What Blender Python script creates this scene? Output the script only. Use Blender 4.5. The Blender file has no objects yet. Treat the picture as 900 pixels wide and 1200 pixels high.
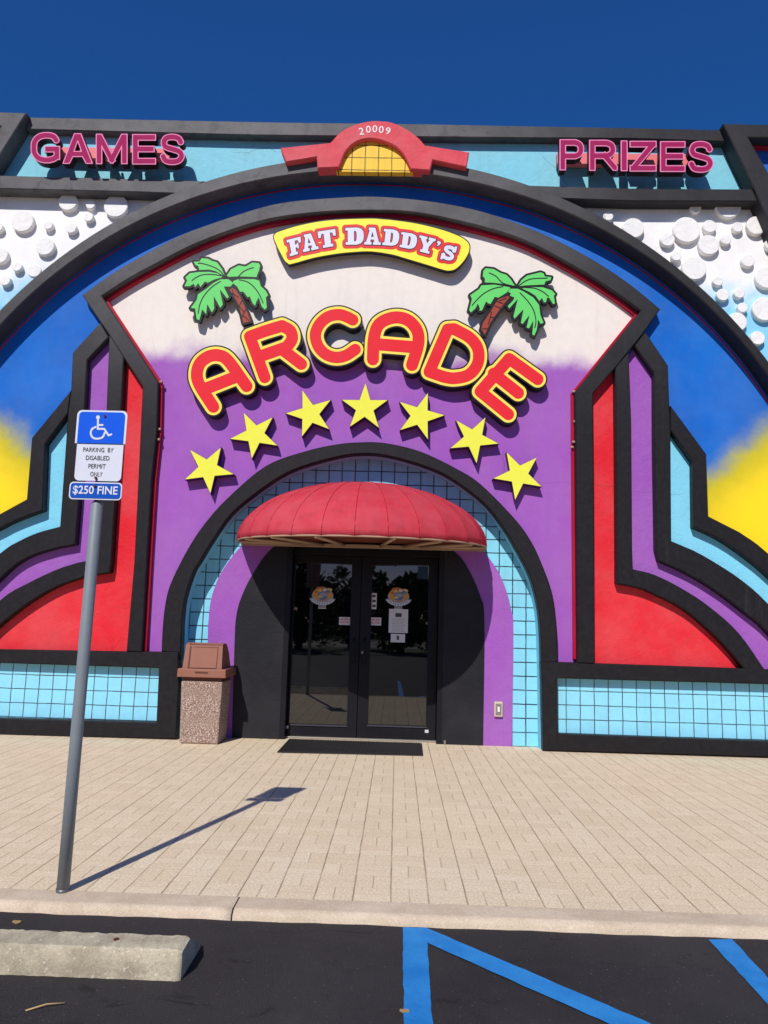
import bpy, bmesh, math, random
import numpy as np
from mathutils import Vector, Matrix, geometry
random.seed(7); rng = np.random.default_rng(7)
scene = bpy.context.scene
COL = scene.collection

# ------------------------------------------------------------------ camera
F_PX, CX, CY = 900.0, 450.0, 600.0
CAM = np.array([0.0, -9.35, 1.44])
PITCH, YAW, ROLL = map(math.radians, (8.1, 1.2, 1.6))
FW = np.array([-math.sin(YAW)*math.cos(PITCH), math.cos(YAW)*math.cos(PITCH), math.sin(PITCH)])
_R = np.array([math.cos(YAW), math.sin(YAW), 0.0]); _U = np.cross(_R, FW)
RT = _R*math.cos(ROLL)+_U*math.sin(ROLL); UP = -_R*math.sin(ROLL)+_U*math.cos(ROLL)
cam = bpy.data.cameras.new('camera'); cam.sensor_fit = 'VERTICAL'; cam.sensor_height = 24.0
cam.lens = F_PX/1200*24.0; cam.clip_start = 0.05; cam.clip_end = 2000
co = bpy.data.objects.new('camera', cam); COL.objects.link(co); scene.camera = co
co.matrix_world = Matrix(((RT[0], UP[0], -FW[0], CAM[0]), (RT[1], UP[1], -FW[1], CAM[1]),
                          (RT[2], UP[2], -FW[2], CAM[2]), (0, 0, 0, 1)))

def _ray(u, v): return FW + RT*(u-CX)/F_PX - UP*(v-CY)/F_PX
def W(u, v, Y=0.0):          # a measured photo point on the upright plane y=Y -> (x, z) in metres
    r = _ray(u, v); t = (Y-CAM[1])/r[1]; P = CAM+r*t; return (float(P[0]), float(P[2]))
def G(u, v, Z=0.0):          # a measured photo point on the level plane z=Z
    r = _ray(u, v); t = (Z-CAM[2])/r[2]; P = CAM+r*t; return (float(P[0]), float(P[1]))

# ------------------------------------------------------------------ materials
def lin(c): return tuple(((x/255)/12.92 if x/255 <= .04045 else ((x/255+.055)/1.055)**2.4) for x in c)
class NT:
    def __init__(s, name):
        s.m = bpy.data.materials.new(name); s.m.use_nodes = True; s.n = s.m.node_tree.nodes; s.l = s.m.node_tree.links
        s.b = s.n['Principled BSDF']; s.b.inputs['Specular IOR Level'].default_value = .18; s.tc = s.n.new('ShaderNodeTexCoord').outputs['Object']
    def sep(s):
        q = s.n.new('ShaderNodeSeparateXYZ'); s.l.new(s.tc, q.inputs[0]); return q.outputs
    def math(s, op, a, b=None, c=None, clamp=False):
        q = s.n.new('ShaderNodeMath'); q.operation = op; q.use_clamp = clamp
        for i, x in enumerate((a, b, c)):
            if x is None: continue
            if isinstance(x, (int, float)): q.inputs[i].default_value = x
            else: s.l.new(x, q.inputs[i])
        return q.outputs[0]
    def noise(s, scale, detail=4, rough=.6, vec=None, dist=0):
        q = s.n.new('ShaderNodeTexNoise'); q.inputs['Scale'].default_value = scale; q.inputs['Detail'].default_value = detail
        q.inputs['Roughness'].default_value = rough; q.inputs['Distortion'].default_value = dist
        s.l.new(vec if vec is not None else s.tc, q.inputs['Vector']); return q.outputs['Fac']
    def mapping(s, sc):
        q = s.n.new('ShaderNodeMapping'); q.inputs['Scale'].default_value = sc; s.l.new(s.tc, q.inputs[0]); return q.outputs[0]
    def ramp(s, v, a, b, smooth=True):
        q = s.n.new('ShaderNodeMapRange'); q.interpolation_type = 'SMOOTHSTEP' if smooth else 'LINEAR'
        s.l.new(v, q.inputs[0]); q.inputs[1].default_value = a; q.inputs[2].default_value = b; return q.outputs[0]
    def mix(s, f, a, b, mode='MIX'):
        q = s.n.new('ShaderNodeMix'); q.data_type = 'RGBA'; q.blend_type = mode
        for i, x in ((0, f), (6, a), (7, b)):
            if isinstance(x, (int, float)): q.inputs[i].default_value = x
            elif isinstance(x, tuple): q.inputs[i].default_value = (*x[:3], 1)
            else: s.l.new(x, q.inputs[i])
        return q.outputs[2]
    def bump(s, h, st=.3, d=.01):
        q = s.n.new('ShaderNodeBump'); q.inputs['Strength'].default_value = st; q.inputs['Distance'].default_value = d
        s.l.new(h, q.inputs['Height']); s.l.new(q.outputs[0], s.b.inputs['Normal'])
    def col(s, c):
        if isinstance(c, tuple): s.b.inputs['Base Color'].default_value = (*c[:3], 1)
        else: s.l.new(c, s.b.inputs['Base Color'])
    def rough(s, r):
        if isinstance(r, (int, float)): s.b.inputs['Roughness'].default_value = r
        else: s.l.new(r, s.b.inputs['Roughness'])

def scl(c, k): return tuple(x*k for x in c)
def weather(t, c, amt=.12, cracks=True):
    """blotchy sun-worn, lightly streaked paint"""
    a = t.ramp(t.noise(1.3, 5, .6), .3, .7); b = t.ramp(t.noise(9, 5, .65), .3, .72)
    st = t.ramp(t.noise(1.0, 4, .6, t.mapping((9, 9, .7))), .5, .8)
    c = t.mix(t.math('MULTIPLY', a, amt if cracks else amt*.35), c, (.55, .52, .5))
    c = t.mix(t.math('MULTIPLY', b, amt*.7), c, (.0, .0, .0))
    c = t.mix(t.math('MULTIPLY', st, amt*1.3), c, (.12, .1, .09))
    if not cracks: return c
    vo = t.n.new('ShaderNodeTexVoronoi'); vo.feature = 'DISTANCE_TO_EDGE'; vo.inputs['Scale'].default_value = .42
    q = t.n.new('ShaderNodeMix'); q.data_type = 'VECTOR'; q.inputs[0].default_value = .16; t.l.new(t.tc, q.inputs[4]); nz = t.n.new('ShaderNodeTexNoise'); nz.inputs['Scale'].default_value = 2.3; nz.inputs['Detail'].default_value = 6; t.l.new(t.tc, nz.inputs['Vector']); t.l.new(nz.outputs['Color'], q.inputs[5]); t.l.new(q.outputs[1], vo.inputs['Vector'])
    ck = t.math('MULTIPLY', t.math('LESS_THAN', vo.outputs['Distance'], .0011), t.ramp(t.noise(.8, 2), .5, .6)); return t.mix(t.math('MULTIPLY', ck, min(.5, amt*3.5)), c, (.05, .045, .045))
def stucco(name, c, amt=.1, rough=.62, bump=.35):
    t = NT(name); t.col(weather(t, lin(c) if max(c) > 1 else c, amt)); t.rough(rough)
    n = t.math('ADD', t.noise(70, 4, .6), t.math('MULTIPLY', t.noise(6, 5, .6, dist=1.2), 2.6)); t.bump(n, bump*1.25, .008); return t.m
def gloss(name, c, rough=.35, amt=.05, metal=0):
    t = NT(name); t.col(weather(t, lin(c) if max(c) > 1 else c, amt, False)); t.rough(rough); t.b.inputs['Metallic'].default_value = metal
    t.bump(t.noise(14, 3), .08, .003); return t.m

M = {}
# black relief trim, sun sheen painted in grey, high up and to the left
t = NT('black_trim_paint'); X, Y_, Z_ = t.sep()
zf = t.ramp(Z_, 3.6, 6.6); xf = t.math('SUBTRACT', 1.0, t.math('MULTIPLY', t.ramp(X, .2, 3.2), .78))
sheen = t.math('MULTIPLY', zf, xf); n1 = t.ramp(t.noise(2.2, 6, .65), .25, .75); n2 = t.ramp(t.noise(16, 5, .7), .3, .75)
sheen = t.math('ADD', t.math('MULTIPLY', sheen, t.math('ADD', .62, t.math('MULTIPLY', n1, .5))), t.math('MULTIPLY', n2, .06))
pt = t.ramp(t.noise(4.5, 6, .7, dist=.8), .48, .74); c = t.mix(sheen, (.0115, .0102, .0118), (.118, .115, .119))
c = t.mix(t.math('MULTIPLY', pt, t.math('ADD', .10, t.math('MULTIPLY', sheen, .9)), clamp=True), c, t.mix(sheen, (.03, .029, .031), (.06, .059, .064)))
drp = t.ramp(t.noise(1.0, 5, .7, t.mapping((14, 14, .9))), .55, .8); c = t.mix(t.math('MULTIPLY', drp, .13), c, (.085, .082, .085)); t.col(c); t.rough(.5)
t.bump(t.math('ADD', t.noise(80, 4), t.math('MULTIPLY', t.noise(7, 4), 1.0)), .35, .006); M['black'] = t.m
M['red_trim'] = gloss('red_trim_paint', (175, 18, 48), .35)
M['purple'] = stucco('purple_paint', (158, 88, 182), .07)
M['red'] = stucco('red_paint', (226, 30, 46), .09)
M['lblue'] = stucco('light_blue_paint', (128, 212, 238), .08)
M['lblue_up'] = stucco('upper_light_blue_paint', (132, 208, 226), .10)
M['dkblue'] = stucco('deep_blue_paint', (0, 98, 192), .06)
M['pink'] = stucco('salmon_red_paint', (224, 72, 84), .16)
# central panel: white sprayed over to purple
t = NT('white_to_purple_paint'); X, Y_, Z_ = t.sep()
e = t.math('ADD', Z_, t.math('MULTIPLY', t.math('SUBTRACT', t.noise(1.5, 4, .55), .5), .75))
e = t.math('ADD', e, t.math('MULTIPLY', t.math('SUBTRACT', t.noise(5, 3, .5), .5), .10))
f = t.ramp(e, 4.56, 4.96)
wc = weather(t, lin((240, 230, 219)), .07); pc = weather(t, lin((160, 88, 184)), .08)
t.col(t.mix(f, pc, wc)); t.rough(.65)
t.bump(t.math('ADD', t.noise(70, 4, .6), t.math('MULTIPLY', t.noise(5, 3), 1.2)), .3, .006); M['central'] = t.m
# blue field with a sprayed yellow sun low at both sides
t = NT('blue_to_yellow_paint'); X, Y_, Z_ = t.sep()
ax = t.math('ABSOLUTE', t.math('ADD', X, .35)); edge = t.math('ADD', t.math('MULTIPLY', t.math('SUBTRACT', ax, 4.2), .8), 3.55)
dd = t.math('SUBTRACT', edge, Z_); dd = t.math('ADD', dd, t.math('MULTIPLY', t.math('SUBTRACT', t.noise(2.4, 5, .6), .5), .55))
f = t.ramp(dd, -.16, .42); f2 = t.ramp(dd, .1, 1.0)
bl = weather(t, t.mix(t.ramp(t.noise(1.1, 4), .3, .7), lin((0, 98, 192)), lin((4, 110, 206))), .05)
ye = t.mix(f2, lin((186, 178, 42)), lin((255, 218, 34))); t.col(t.mix(f, bl, ye)); t.rough(.6)
t.bump(t.math('ADD', t.noise(70, 4, .6), t.math('MULTIPLY', t.noise(5, 3), 1.2)), .3, .006); M['sunset'] = t.m
# bubble field: white with sky blue clouds low down
t = NT('white_bubble_wall_paint'); X, Y_, Z_ = t.sep()
e = t.math('ADD', Z_, t.math('MULTIPLY', t.math('SUBTRACT', t.noise(1.6, 4), .5), .9))
e = t.math('SUBTRACT', e, t.math('MULTIPLY', t.ramp(X, -1, 1), -.0)); f = t.math('SUBTRACT', 1.0, t.ramp(e, 5.45, 5.9))
t.col(t.mix(f, weather(t, lin((247, 245, 242)), .06), lin((140, 208, 240)))); t.rough(.65)
t.bump(t.noise(60, 4), .35, .006); M['bubblewall'] = t.m
M['bubble'] = stucco('white_bubble_paint', (247, 245, 241), .09, bump=.5)
def tilemat(name, c, grout, s, ox, oz, lw, lo=.0):
    t = NT(name); X, Y_, Z_ = t.sep()
    wob = t.math('MULTIPLY', t.math('SUBTRACT', t.noise(5, 2), .5), .012)
    def line(v, o):
        q = t.math('DIVIDE', t.math('ADD', t.math('ADD', v, -o), wob), s); q = t.math('FRACT', q)
        q = t.math('ABSOLUTE', t.math('SUBTRACT', q, .5)); return t.math('GREATER_THAN', q, .5-lw/s/2)
    g = t.math('MAXIMUM', line(X, ox), line(Z_, oz)); base = weather(t, lin(c), .10, False)
    cb = t.n.new('ShaderNodeCombineXYZ'); t.l.new(t.math('FLOOR', t.math('DIVIDE', t.math('ADD', X, -ox), s)), cb.inputs[0]); t.l.new(t.math('FLOOR', t.math('DIVIDE', t.math('ADD', Z_, -oz), s)), cb.inputs[1]); wn = t.n.new('ShaderNodeTexWhiteNoise'); t.l.new(cb.outputs[0], wn.inputs['Vector'])
    base = t.mix(t.math('MULTIPLY', wn.outputs['Value'], .16), base, scl(lin(c), .62)); grout = t.mix(t.ramp(t.noise(8, 4), .4, .7), grout, scl(lin(c), .28))
    t.col(t.mix(g, base, grout)); t.rough(.5)
    t.bump(t.math('SUBTRACT', t.math('MULTIPLY', t.noise(50, 3), .3), g), .5, .006); return t.m
M['tile'] = tilemat('light_blue_tile', (138, 216, 240), (.03, .035, .05), .1655, 1.411, .0, .0135)
M['tile_low'] = tilemat('light_blue_base_tile', (144, 219, 242), (.05, .06, .08), .1655, -4.436, .523, .0105)
M['tile_yel'] = tilemat('yellow_tile', (250, 205, 60), (.08, .05, .02), .17, -.385, 7.29, .012)
def star_m():
    return gloss('star_yellow_vinyl', (236, 236, 78), .4)
M['star'] = star_m(); M['star_side'] = gloss('star_side_purple', (70, 32, 92), .5)
M['lyel'] = gloss('letter_yellow', (253, 226, 92), .55); M['lred'] = gloss('letter_red', (228, 30, 46), .55)
M['lblk'] = gloss('letter_black', (.010, .010, .013), .42)
M['green'] = gloss('palm_green', (104, 214, 108), .4); M['trunk'] = gloss('palm_trunk_brown', (158, 66, 48), .45)
M['byel'] = gloss('board_yellow', (252, 240, 70), .38); M['halo'] = gloss('halo_red', (225, 45, 52), .4)
M['navy'] = gloss('navy_outline', (.012, .008, .03), .45); M['lwhite'] = gloss('letter_white', (222, 222, 238), .4)
M['gpink'] = gloss('magenta_face', (160, 22, 86), .75); M['gedge'] = gloss('pink_letter_edge', (240, 140, 184), .7)
M['gside'] = gloss('dark_letter_return', (.02, .008, .014), .45); M['race'] = gloss('raceway_pink', (238, 128, 132), .5)
M['white'] = gloss('white_paint', (232, 232, 232), .45)
M['doorframe'] = gloss('dark_door_metal', (.011, .0105, .014), .32, .02)
M['panelblk'] = stucco('black_entrance_paint', (.014, .014, .018), .02, .5, .25)
t = NT('dark_glass'); t.col((.002, .002, .0028)); t.rough(.015); t.b.inputs['IOR'].default_value = 1.85; t.b.inputs['Specular IOR Level'].default_value = .5; M['glass'] = t.m
t.bump(t.noise(1.6, 2), .02, .01)
M['paper'] = gloss('paper', (205, 207, 210), .6); M['ink'] = gloss('ink_grey', (70, 70, 76), .6)
M['stred'] = gloss('sticker_red', (190, 40, 52), .5); M['emb_or'] = gloss('emblem_orange', (206, 146, 74), .5)
M['aggr_tan'] = gloss('emblem_rust', (176, 104, 66), .5); M['emb_tan'] = gloss('emblem_tan', (206, 176, 120), .5); M['emb_gr'] = gloss('emblem_grey', (150, 155, 165), .5); M['emb_bl'] = gloss('emblem_blue', (86, 120, 158), .5)
M['steel'] = gloss('brushed_steel', (170, 165, 155), .35, .05, .7); M['cream'] = gloss('aged_ivory', (205, 190, 165), .5)
# awning fabric
t = NT('red_awning_fabric'); t.col(weather(t, t.mix(t.ramp(t.noise(2.2, 4), .3, .7), lin((245, 72, 92)), lin((250, 104, 120))), .10, False)); t.rough(.75)
t.bump(t.math('ADD', t.noise(2.6, 3), t.math('MULTIPLY', t.noise(180, 2), .25)), .35, .02); M['awn'] = t.m
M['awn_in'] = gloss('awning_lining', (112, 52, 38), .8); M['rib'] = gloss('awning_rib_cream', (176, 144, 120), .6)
M['seam'] = gloss('awning_seam_red', (184, 34, 52), .8)
# ground
t = NT('basket_weave_brick'); X, Y_, Z_ = t.sep(); S = .2
wx = t.math('MULTIPLY', t.math('SUBTRACT', t.noise(4, 2), .5), .010)
u = t.math('DIVIDE', t.math('ADD', t.math('ADD', X, -.003), wx), S); v = t.math('DIVIDE', t.math('ADD', t.math('ADD', Y_, 5.12), wx), S)
fu, fv = t.math('FRACT', u), t.math('FRACT', v); iu, iv = t.math('FLOOR', u), t.math('FLOOR', v)
par = t.math('ABSOLUTE', t.math('MODULO', t.math('ADD', iu, iv), 2)); par = t.math('GREATER_THAN', par, .5)
def near(f, c, w): return t.math('SUBTRACT', 1.0, t.ramp(t.math('ABSOLUTE', t.math('SUBTRACT', f, c)), w*.55, w*1.3))
def edge_(f, w): return t.math('SUBTRACT', 1.0, t.ramp(t.math('SUBTRACT', .5, t.math('ABSOLUTE', t.math('SUBTRACT', f, .5))), w*.5, w*1.3))
jn = t.ramp(t.noise(3.3, 4), .25, .65)
lv = t.math('MAXIMUM', edge_(fu, .022), t.math('MULTIPLY', near(fv, 2, .1), 0)); lv = t.math('MAXIMUM', lv, t.math('MULTIPLY', t.math('MULTIPLY', near(fu, .5, .020), .6), t.math('SUBTRACT', 1.0, par)))
lh = t.math('MAXIMUM', edge_(fv, .016), t.math('MULTIPLY', near(fv, .5, .018), par))
jt = t.math('MAXIMUM', t.math('MULTIPLY', lv, t.math('ADD', .35, t.math('MULTIPLY', jn, .6))), t.math('MULTIPLY', lh, .22), clamp=True)
hu = t.math('FLOOR', t.math('MULTIPLY', u, 2)); hv = t.math('FLOOR', t.math('MULTIPLY', v, 2))
bu = t.mix(par, hu, iu); bv = t.mix(par, iv, hv)
cmb = t.n.new('ShaderNodeCombineXYZ'); t.l.new(bu, cmb.inputs[0]); t.l.new(bv, cmb.inputs[1])
wn = t.n.new('ShaderNodeTexWhiteNoise'); t.l.new(cmb.outputs[0], wn.inputs['Vector'])
brick = t.mix(wn.outputs['Value'], lin((222, 204, 172)), lin((233, 216, 186)))
brick = t.mix(t.math('MULTIPLY', t.ramp(t.noise(.55, 5, .6), .35, .7), .5), brick, lin((236, 212, 178)))
brick = t.mix(t.math('MULTIPLY', t.ramp(t.noise(1.7, 6, .7), .5, .8), .35), brick, lin((204, 182, 154)))
sp = t.ramp(t.noise(75, 4, .75), .42, .68); brick = t.mix(t.math('MULTIPLY', sp, .62), brick, lin((176, 150, 120)))
sp2 = t.ramp(t.noise(52, 3, .65), .57, .70); brick = t.mix(t.math('MULTIPLY', sp2, .7), brick, lin((250, 240, 222)))
t.col(t.mix(jt, brick, lin((156, 133, 108)))); t.rough(.85)
t.bump(t.math('SUBTRACT', t.math('MULTIPLY', t.noise(120, 4, .7), .35), jt), .55, .006); M['brick'] = t.m
def conc(name, a, b, sc=1):
    t = NT(name); c = t.mix(t.ramp(t.noise(3*sc, 6, .65), .3, .7), lin(a), lin(b))
    c = t.mix(t.math('MULTIPLY', t.ramp(t.noise(140, 3, .7), .45, .7), .45), c, scl(lin(a), .55))
    c = t.mix(t.math('MULTIPLY', t.ramp(t.noise(60, 3, .6), .6, .72), .6), c, lin((236, 226, 206)))
    c = t.mix(t.math('MULTIPLY', t.ramp(t.noise(7*sc, 5, .7), .58, .8), .5), c, scl(lin(a), .45))
    t.col(c); t.rough(.85); t.bump(t.math('ADD', t.noise(90, 5, .75), t.noise(12, 4)), .6, .008); return t.m
M['curb'] = conc('curb_concrete', (202, 182, 156), (224, 205, 180)); M['stop'] = conc('wheel_stop_concrete', (162, 151, 128), (206, 195, 168), 2)
t = NT('asphalt'); c = t.mix(t.ramp(t.noise(.9, 5, .6), .3, .7), lin((52, 49, 51)), lin((65, 61, 62)))
c = t.mix(t.math('MULTIPLY', t.ramp(t.noise(220, 3, .8), .5, .8), .5), c, lin((98, 96, 98))); c = t.mix(t.math('MULTIPLY', t.ramp(t.noise(2.1, 6, .7, dist=.6), .55, .72), .45), c, lin((34, 33, 36)))
st = t.math('SUBTRACT', 1.0, t.ramp(t.noise(3.4, 5, .65, t.mapping((1, 1.6, 1)), .9), .30, .42)); c = t.mix(t.math('MULTIPLY', st, .55), c, lin((30, 27, 28)))
c = t.mix(t.math('MULTIPLY', t.ramp(t.noise(85, 2, .6), .69, .73), .5), c, lin((150, 144, 136))); c = t.mix(t.math('MULTIPLY', t.ramp(t.noise(1.3, 6, .75), .55, .75), .35), c, lin((88, 84, 82)))
t.col(c); t.rough(.8); t.bump(t.noise(150, 4, .8), 1.0, .008); M['asphalt'] = t.m
t = NT('blue_marking_paint'); c = t.mix(t.ramp(t.noise(4, 5, .6), .3, .7), lin((30, 122, 198)), lin((52, 144, 214)))
c = t.mix(t.math('MULTIPLY', t.ramp(t.noise(9, 6, .8), .62, .75), .55), c, lin((44, 56, 76))); c = t.mix(t.math('MULTIPLY', t.ramp(t.noise(130, 3, .8), .52, .7), .5), c, lin((22, 60, 120)))
t.col(c); t.rough(.65); t.bump(t.noise(190, 4, .8), .6, .005); M['blueline'] = t.m
t = NT('exposed_aggregate'); vo = t.n.new('ShaderNodeTexVoronoi'); vo.inputs['Scale'].default_value = 120; t.l.new(t.tc, vo.inputs['Vector'])
cr = t.n.new('ShaderNodeSeparateColor'); t.l.new(vo.outputs['Color'], cr.inputs[0])
c = t.mix(cr.outputs[0], lin((150, 124, 108)), lin((200, 180, 162))); c = t.mix(t.math('GREATER_THAN', cr.outputs[1], .84), c, lin((236, 222, 210)))
c = t.mix(t.ramp(vo.outputs['Distance'], .35, .75), c, lin((132, 102, 92))); t.col(c); t.rough(.8); t.bump(t.math('SUBTRACT', 1.0, vo.outputs['Distance']), .8, .008); M['aggr'] = t.m
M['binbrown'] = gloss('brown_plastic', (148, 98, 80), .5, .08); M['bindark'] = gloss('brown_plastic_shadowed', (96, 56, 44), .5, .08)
M['mat'] = gloss('black_rubber', (.028, .026, .027), .7, .03)
M['pole'] = gloss('galvanised_grey', (134, 142, 146), .5, .12, .1); M['signblue'] = gloss('sign_blue', (0, 92, 226), .35); M['signwhite'] = gloss('sign_white', (226, 228, 236), .35)
M['fineblue'] = gloss('fine_sign_blue', (8, 84, 186), .35); M['alu'] = gloss('bare_aluminium', (120, 120, 125), .4, .1, .6); M['rust'] = gloss('rusty_bolt', (84, 46, 32), .7)
M['grass'] = stucco('verge_grass', (52, 70, 26), .2, .9); M['road'] = conc('far_road_concrete', (120, 116, 110), (150, 146, 138)); M['bark'] = stucco('tree_bark', (70, 56, 44), .1, .9)
t = NT('tree_leaves'); t.col(t.mix(t.noise(.9, 3), (.025, .05, .014), (.07, .11, .03))); t.rough(.7); M['leaf'] = t.m
M['dry'] = gloss('dry_leaf', (190, 160, 110), .8); M['roofing'] = stucco('roof_membrane', (150, 150, 150), .1, .9)

# ------------------------------------------------------------------ object helpers
def thing(name, label, cat, loc=(0, 0, 0), group=None):
    o = bpy.data.objects.new(name, None); COL.objects.link(o); o.location = loc; o.empty_display_size = .1
    o['label'] = label; o['category'] = cat
    if group: o['group'] = group
    return o
def obj(name, me, mats, parent=None, label=None, smooth=False):
    if isinstance(me, bmesh.types.BMesh):
        b = me; me = bpy.data.meshes.new(name); b.to_mesh(me); b.free()
    for m in (mats if isinstance(mats, (list, tuple)) else [mats]): me.materials.append(M[m] if isinstance(m, str) else m)
    if smooth:
        for p in me.polygons: p.use_smooth = True
    o = bpy.data.objects.new(name, me); COL.objects.link(o)
    if parent is not None:
        o.parent = parent; off = Vector((0, 0, 0)); q = parent
        while q is not None: off += q.location; q = q.parent
        if parent.type == 'EMPTY': o.matrix_parent_inverse = Matrix.Translation(-off)
    if label: o['label'] = label
    return o
def struct(name, me, mats, **k):
    o = obj(name, me, mats, **k); o['kind'] = 'structure'; return o
def tag(o, label, cat, group=None):
    o['label'] = label; o['category'] = cat
    if group: o['group'] = group
    return o
def box(bm, x0, x1, y0, y1, z0, z1, mi=0, bev=0):
    r = bmesh.ops.create_cube(bm, size=1); vs = r['verts']
    for v in vs: v.co = Vector(((x0+x1)/2+v.co.x*(x1-x0), (y0+y1)/2+v.co.y*(y1-y0), (z0+z1)/2+v.co.z*(z1-z0)))
    fs = set(f for v in vs for f in v.link_faces)
    for f in fs: f.material_index = mi
    if bev:
        r = bmesh.ops.bevel(bm, geom=list(set(e for v in vs for e in v.link_edges)), offset=bev, segments=2, affect='EDGES', profile=.6)
        for f in r['faces']: f.material_index = mi
    return bm
def tube(bm, pts, r, seg=10, mi=0, cap=True):
    rings = []; n = len(pts); pts = [Vector(p) for p in pts]
    for i, p in enumerate(pts):
        d = (pts[min(i+1, n-1)]-pts[max(i-1, 0)]).normalized(); a = Vector((0, 0, 1)) if abs(d.z) < .9 else Vector((0, 1, 0))
        s = d.cross(a).normalized(); q = d.cross(s); rr = r[i] if isinstance(r, (list, tuple)) else r
        rings.append([bm.verts.new(p+(s*math.cos(2*math.pi*k/seg)+q*math.sin(2*math.pi*k/seg))*rr) for k in range(seg)])
    for a, b in zip(rings, rings[1:]):
        for k in range(seg):
            f = bm.faces.new((a[k], a[(k+1) % seg], b[(k+1) % seg], b[k])); f.material_index = mi; f.smooth = True
    if cap:
        for rg, rev in ((rings[0], 1), (rings[-1], 0)):
            f = bm.faces.new(rg if not rev else rg[::-1]); f.material_index = mi
    bmesh.ops.recalc_face_normals(bm, faces=bm.faces)
    return bm
def crv(pts, n=6):
    out = []; P = [np.array(p, float) for p in pts]
    for i in range(len(P)-1):
        p0 = P[i-1] if i else 2*P[0]-P[1]; p1, p2 = P[i], P[i+1]; p3 = P[i+2] if i+2 < len(P) else 2*P[-1]-P[-2]
        for k in range(n):
            t = k/n; out.append(tuple(.5*((2*p1)+(p2-p0)*t+(2*p0-5*p1+4*p2-p3)*t*t+(3*p1-p0-3*p2+p3)*t**3)))
    out.append(tuple(P[-1])); return out
def area(l): return .5*sum(a[0]*b[1]-b[0]*a[1] for a, b in zip(l, l[1:]+l[:1]))
def dedupe(l, e=1e-4):
    o = [l[0]]
    for p in l[1:]:
        if abs(p[0]-o[-1][0])+abs(p[1]-o[-1][1]) > e: o.append(p)
    if abs(o[0][0]-o[-1][0])+abs(o[0][1]-o[-1][1]) <= e: o.pop()
    return o
def inset(l, d):
    n = len(l); out = []; L = [Vector(p) for p in l]
    for i in range(n):
        a, b, c = L[i-1], L[i], L[(i+1) % n]; e1 = (b-a).normalized(); e2 = (c-b).normalized()
        n1 = Vector((-e1.y, e1.x)); n2 = Vector((-e2.y, e2.x)); m = n1+n2
        if m.length < 1e-6: out.append(tuple(b)); continue
        m.normalize(); k = d/max(.45, m.dot(n1)); out.append(tuple(b+m*k))
    return out
def slab(bm, groups, yf, yb, ch=0.0, mi=0, mi_side=None, back=False):
    """groups: list of (outer, [holes]) in (x, z) metres; a plate facing -y with its edge faces and a small chamfer"""
    ms = mi if mi_side is None else mi_side
    for outer, holes in groups:
        loops = []
        for k, l in enumerate([outer]+list(holes)):
            l = dedupe([tuple(p) for p in l]); a = area(l)
            if (k == 0 and a < 0) or (k > 0 and a > 0): l = l[::-1]
            loops.append(l)
        ins = [inset(l, ch) if ch else l for l in loops]
        tri = geometry.tessellate_polygon([[Vector((p[0], p[1], 0)) for p in l] for l in ins])
        flat = []
        for l in ins: flat += [bm.verts.new((p[0], yf, p[1])) for p in l]
        for a, b, c in tri:
            if len({a, b, c}) < 3: continue
            try:
                f = bm.faces.new((flat[a], flat[b], flat[c])); f.material_index = mi
                f.normal_update()
                if f.normal.y > 0: f.normal_flip()
            except ValueError: pass
        k0 = 0
        for l, i_ in zip(loops, ins):
            n = len(l); fr = flat[k0:k0+n]; k0 += n
            if ch:
                ed = [bm.verts.new((p[0], yf+ch, p[1])) for p in l]
                for j in range(n):
                    f = bm.faces.new((fr[j], ed[j], ed[(j+1) % n], fr[(j+1) % n])); f.material_index = mi
                fr = ed
            if yb is not None:
                bk = [bm.verts.new((p[0], yb, p[1])) for p in l]
                for j in range(n):
                    f = bm.faces.new((fr[j], bk[j], bk[(j+1) % n], fr[(j+1) % n])); f.material_index = ms
        if back and yb is not None:
            fb = []
            for l in loops: fb += [bm.verts.new((p[0], yb, p[1])) for p in l]
            for a, b, c in geometry.tessellate_polygon([[Vector((p[0], p[1], 0)) for p in l] for l in loops]):
                if len({a, b, c}) < 3: continue
                f = bm.faces.new((fb[a], fb[b], fb[c])); f.material_index = ms; f.normal_update()
                if f.normal.y < 0: f.normal_flip()
    return bm
def px(l, Y): return [W(u, v, Y) for u, v in l]
def relief(name, l, Y, mat, parent, yb=0.0, ch=.012, holes=(), label=None, side=None):
    bm = bmesh.new(); slab(bm, [(px(l, Y), [px(h, Y) for h in holes])], Y, yb, ch, mi_side=(1 if side else None))
    return obj(name, bm, [mat]+([side] if side else []), parent, label)

# signed distance shapes in a working plane -> outlines (used for all cut-out lettering)
def sd_caps(P, a, b):
    a, b = np.array(a, float), np.array(b, float); d = b-a; L = max(d@d, 1e-9)
    t = np.clip(((P-a)@d)/L, 0, 1); return np.linalg.norm(P-a-t[..., None]*d, axis=-1)
def sd_boxs(P, a, b, hw, ext=0):
    a, b = np.array(a, float), np.array(b, float); d = b-a; L = np.linalg.norm(d); e = d/L; c = (a+b)/2
    q = P-c; x = np.abs(q@e)-L/2-ext; y = np.abs(q@np.array([-e[1], e[0]]))-hw
    return np.minimum(np.maximum(x, y), 0)+np.hypot(np.maximum(x, 0), np.maximum(y, 0))
def sd_poly(P, pts):
    d = np.full(P.shape[:-1], 1e9); ins = np.zeros(P.shape[:-1], bool); n = len(pts)
    for i in range(n):
        a, b = pts[i], pts[(i+1) % n]; d = np.minimum(d, sd_caps(P, a, b)); y = P[..., 1]; x = P[..., 0]
        if a[1] != b[1]:
            cr = ((a[1] > y) != (b[1] > y)) & (x < (b[0]-a[0])*(y-a[1])/(b[1]-a[1])+a[0]); ins ^= cr
    return np.where(ins, -d, d)
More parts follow.
